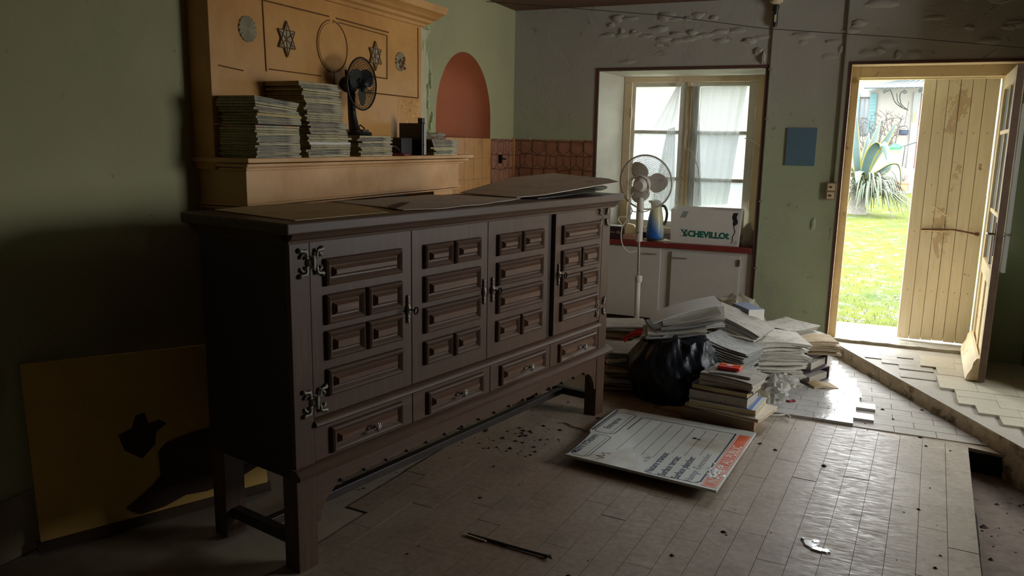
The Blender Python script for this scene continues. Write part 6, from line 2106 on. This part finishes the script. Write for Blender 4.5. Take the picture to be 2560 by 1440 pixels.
# glass canopy on iron brackets
cn = thing('door_canopy', 'iron and glass canopy with scrolled brackets over the house door', 'canopy', (hx(.85), YH, hz(2.55)))
ox, oz = hx(.85), hz(2.55)
YE = -1.6   # eave distance from the wall
M_cg = film('canopy_glass', (.30, .36, .38), .35, .2)
e0, e1 = hx(-.04) - ox, hx(1.7) - ox
r0, r1 = hx(.74) - ox, hx(1.2) - ox
mb = MB(); mb.add([(e0, YE, -.02), (hx(.69) - ox + .9, YE, -.0), (r1, -.02, .33), (r0, -.02, .33)], [(0, 1, 2, 3)])
o = mb.build('glass', M_cg, cn); m_ = o.modifiers.new('thick', 'SOLIDIFY'); m_.thickness = .01
mb = MB(); mb.add([(e0, YE, -.02), (r0, -.02, .33), (e0 + .1, -.02, -.02)], [(0, 1, 2)])
o = mb.build('glass', M_cg, cn); m_ = o.modifiers.new('thick', 'SOLIDIFY'); m_.thickness = .01
for k in range(10):
    t = k / 9
    a = Vector((e0 + (hx(.69) - ox + .9 - e0) * t, YE - .06, -.035)); b = Vector((r0 + (r1 - r0) * t, -.02, .345))
    mb = MB(); mb.tube([a, b], .014, 5); mb.build('rafter', M_iron, cn)
mb = MB(); mb.tube([(e0 - .03, YE, -.03), (hx(.70) - ox + .9, YE, -.01)], .018, 6); mb.build('eave_bar', M_iron, cn)
mb = MB(); mb.tube([(r0, -.04, .34), (r1, -.04, .34)], .018, 6); mb.build('ridge_bar', M_iron, cn)
def scroll(cx_, cz_, r, turns, start, sgn, y):
    return [(cx_ + sgn * r * (1 - k / 40) * math.cos(start + turns * 2 * PI * k / 40), y, cz_ + r * (1 - k / 40) * math.sin(start + turns * 2 * PI * k / 40)) for k in range(40)]
mb = MB()
yb = -1.2
s1 = (hx(.28) - ox, hz(2.48) - oz); s2 = (hx(.59) - ox, hz(2.485) - oz); bb = (hx(.71) - ox, hz(2.20) - oz)
mb.tube(scroll(s1[0], s1[1], .055, 1.6, 0, 1, yb), .012, 6)
mb.tube(catmull([(s1[0] + .055, yb, s1[1]), (s1[0] + .11, yb, s1[1] + .05), (hx(.40) - ox, yb + .1, hz(2.44) - oz), (hx(.46) - ox, yb + .3, hz(2.32) - oz), (hx(.57) - ox, yb + .6, hz(2.24) - oz), (bb[0], -.1, bb[1])]), .012, 6)
mb.tube(scroll(s2[0], s2[1], .055, 1.6, PI, -1, yb), .012, 6)
mb.tube(catmull([(s2[0] - .055, yb, s2[1]), (hx(.525) - ox, yb + .1, hz(2.43) - oz), (hx(.56) - ox, yb + .4, hz(2.30) - oz), (hx(.64) - ox, yb + .7, hz(2.23) - oz), (bb[0], -.1, bb[1])]), .012, 6)
mb.tube([(hx(.47) - ox, yb, hz(2.45) - oz), (hx(.50) - ox, yb + .3, hz(2.33) - oz), (hx(.60) - ox, yb + .7, hz(2.23) - oz)], .010, 5)
mb.build('scroll_bracket', M_iron, cn, smooth=50)
mb = MB(); mb.tube(scroll(hx(.86) - ox, hz(2.52) - oz, .06, 1.8, 0, 1, -.6), .012, 6); mb.build('scroll_bracket', M_iron, cn, smooth=50)
# hanging cauldron
hc = thing('hanging_pot', 'dark blue cauldron hanging on a chain by the house door', 'pot', (hx(.667), YH - .35, hz(1.745)))
mb = MB(); mb.lathe([(.06, 0), (.10, .015), (.118, .06), (.112, .12), (.118, .135), (.10, .14)], 20); mb.build('bowl', basic('dark_blue_enamel', (.025, .035, .06), .35, .1, 9, 0), hc, smooth=40)
mb = MB(); mb.tube([(-.11, 0, .13), (-.07, 0, .22), (0, 0, .25), (.07, 0, .22), (.11, 0, .13)], .007, 6); mb.build('handle', M_iron, hc, smooth=50)
mb = MB(); mb.tube([(0, 0, .25), (.02, .0, .5), (.045, .05, hz(2.35) - hz(1.745))], .008, 5); mb.build('chain', M_iron, hc)
# terrace wall, path, pots, rail
mb = MB(); mb.box(hx(-.3), YH - 1.3, gz(22), hx(.66), YH - .9, hz(1.435))
tw_ = tag(mb.build('terrace_wall', M_hst, bevel=.02), 'low pale stone terrace wall in front of the house', 'wall')
mb = MB()
for k in range(3):
    mb.box(hx(.665), YH - 1.25 + k * .3, gz(22), hx(1.5), YH - .9 + k * .3, gz(22) + (k + 1) * .2)
tag(mb.build('stone_steps', M_hst, bevel=.015), 'pale stone steps leading up to the house door', 'steps')
mb = MB(); mb.box(-4, 22.3, gz(22.4) - .1, 5, YH, gz(22.4) + .03)
struct(mb.build('ground_path', M_hst, bevel=.01), 'pale gravel path along the front of the house')
rl = thing('hand_rail', 'thin dark iron handrail beside the house steps', 'railing', (hx(.68), YH - 1.1, hz(1.204)))
mb = MB(); mb.tube([(0, 0, 0), (.02, 0, hz(1.56) - hz(1.204))], .014, 6); mb.build('post', M_iron, rl)
mb = MB(); mb.tube([(-.12, -.1, hz(1.53) - hz(1.204)), (.02, 0, hz(1.56) - hz(1.204)), (hx(.95) - hx(.68), .6, hz(1.65) - hz(1.204))], .014, 6); mb.build('bar', M_iron, rl)
def flowerpot(x, y, z, r, h, name, label, mat):
    t = thing(name, label, 'plant pot', (x, y, z))
    mb = MB(); mb.lathe([(r * .7, 0), (r * .95, h * .8), (r * 1.08, h * .82), (r * 1.05, h), (r * .85, h)], 20); mb.build('pot', mat, t, smooth=40)
    for k in range(9):
        mb = MB(); a = k * .7; mb.tube([(0, 0, h), (math.cos(a) * r * .7, math.sin(a) * r * .7, h + r * .9 + .02 * (k % 3))], .006, 5); mb.build('stem', basic('dry_stem', (.10, .07, .05), .9, .2, 9, 0), t)
    return t
M_terra = basic('terracotta', (.26, .13, .07), .8, .1, 9, .1)
flowerpot(hx(.71), 22.6, gz(22.4) + .03, .15, .24, 'terracotta_pot', 'terracotta pot with dry stems by the house steps', M_terra)
mb = MB(); mb.box(hx(.33), YH - 1.28, hz(1.437), hx(.64), YH - 1.0, hz(1.49))
tag(mb.build('flower_trough', basic('yellow_green_trough', (.20, .24, .08), .7, .15, 9, .1), bevel=.01), 'yellow-green planter trough on the terrace wall', 'planter')
crumple('green_bag', 'bright green bag lying on the planter trough', 'bag', (hx(.54), YH - 1.14, hz(1.492)), (.13, .1, .09), basic('bright_green_plastic', (.04, .32, .09), .4, .1, 9, .1), 61, .35, 24)
flowerpot(hx(.30), YH - 1.5, gz(22.4) + .03, .12, .3, 'clay_pot', 'brownish clay pot at the foot of the terrace wall', basic('brown_clay', (.17, .09, .07), .8, .1, 9, .1))
# bare rose shrubs against the wall
def shrub(x, y, z, h, n, seed, label):
    t = thing('bare_shrub', label, 'shrub', (x, y, z))
    r_ = random.Random(seed)
    mat = basic('bare_twig', (.05, .038, .03), .9, .2, 20, 0)
    lf = basic('dead_leaf', (.06, .045, .03), .9, .3, 20, 0)
    for k in range(n):
        p = Vector((r_.uniform(-.05, .05), r_.uniform(-.05, .05), 0)); d = Vector((r_.uniform(-.25, .25), r_.uniform(-.2, .2), 1))
        pts = [p]
        for i in range(7):
            d = (d + Vector((r_.uniform(-.25, .25), r_.uniform(-.2, .2), 0))).normalized()
            p = p + d * h / 7; pts.append(p)
        mb = MB(); mb.tube(pts, .010, 5, rads=[.014 - .0013 * i for i in range(8)])
        for i in range(3, 8):
            for q in range(2):
                e = pts[i] + Vector((r_.uniform(-.22, .22), r_.uniform(-.1, .1), r_.uniform(.02, .16)))
                mb.tube([pts[i], (pts[i] + e) / 2 + Vector((0, 0, .02)), e], .005, 4)
        mb.build('branch', mat, t)
        mb = MB()
        for q in range(26):
            c = pts[r_.randint(4, 7)] + Vector((r_.uniform(-.22, .22), r_.uniform(-.12, .12), r_.uniform(-.1, .16))); s = r_.uniform(.012, .028)
            mb.add([c, c + Vector((s, 0, s * .4)), c + Vector((s * .3, s * .4, s))], [(0, 1, 2)])
        o = mb.build('dead_leaves', lf, t); o['kind'] = 'stuff'
shrub(hx(.30), YH - .6, hz(1.0), hz(2.12) - hz(1.0), 4, 5, 'bare thin rose shrub beside the blue shutter')
shrub(hx(.52), YH - .6, hz(1.45), hz(2.12) - hz(1.45), 4, 9, 'bare branching shrub below the canopy bracket')
shrub(hx(.05), YH - .5, hz(1.1), hz(1.98) - hz(1.1), 5, 14, 'twiggy dark shrub under the house window')
mb = MB(); mb.tube([(hx(.28), YH - .5, hz(1.45)), (hx(.28), YH - .5, hz(2.0))], .012, 5)
for k in range(14):
    mb.tube([(hx(.28) - .03, YH - .5, hz(1.47) + k * .055), (hx(.28) + .05, YH - .5, hz(1.47) + k * .055 + .02)], .007, 4)
tag(mb.build('plant_stake', M_iron), 'thin barbed stake standing beside the rose shrub', 'stake')
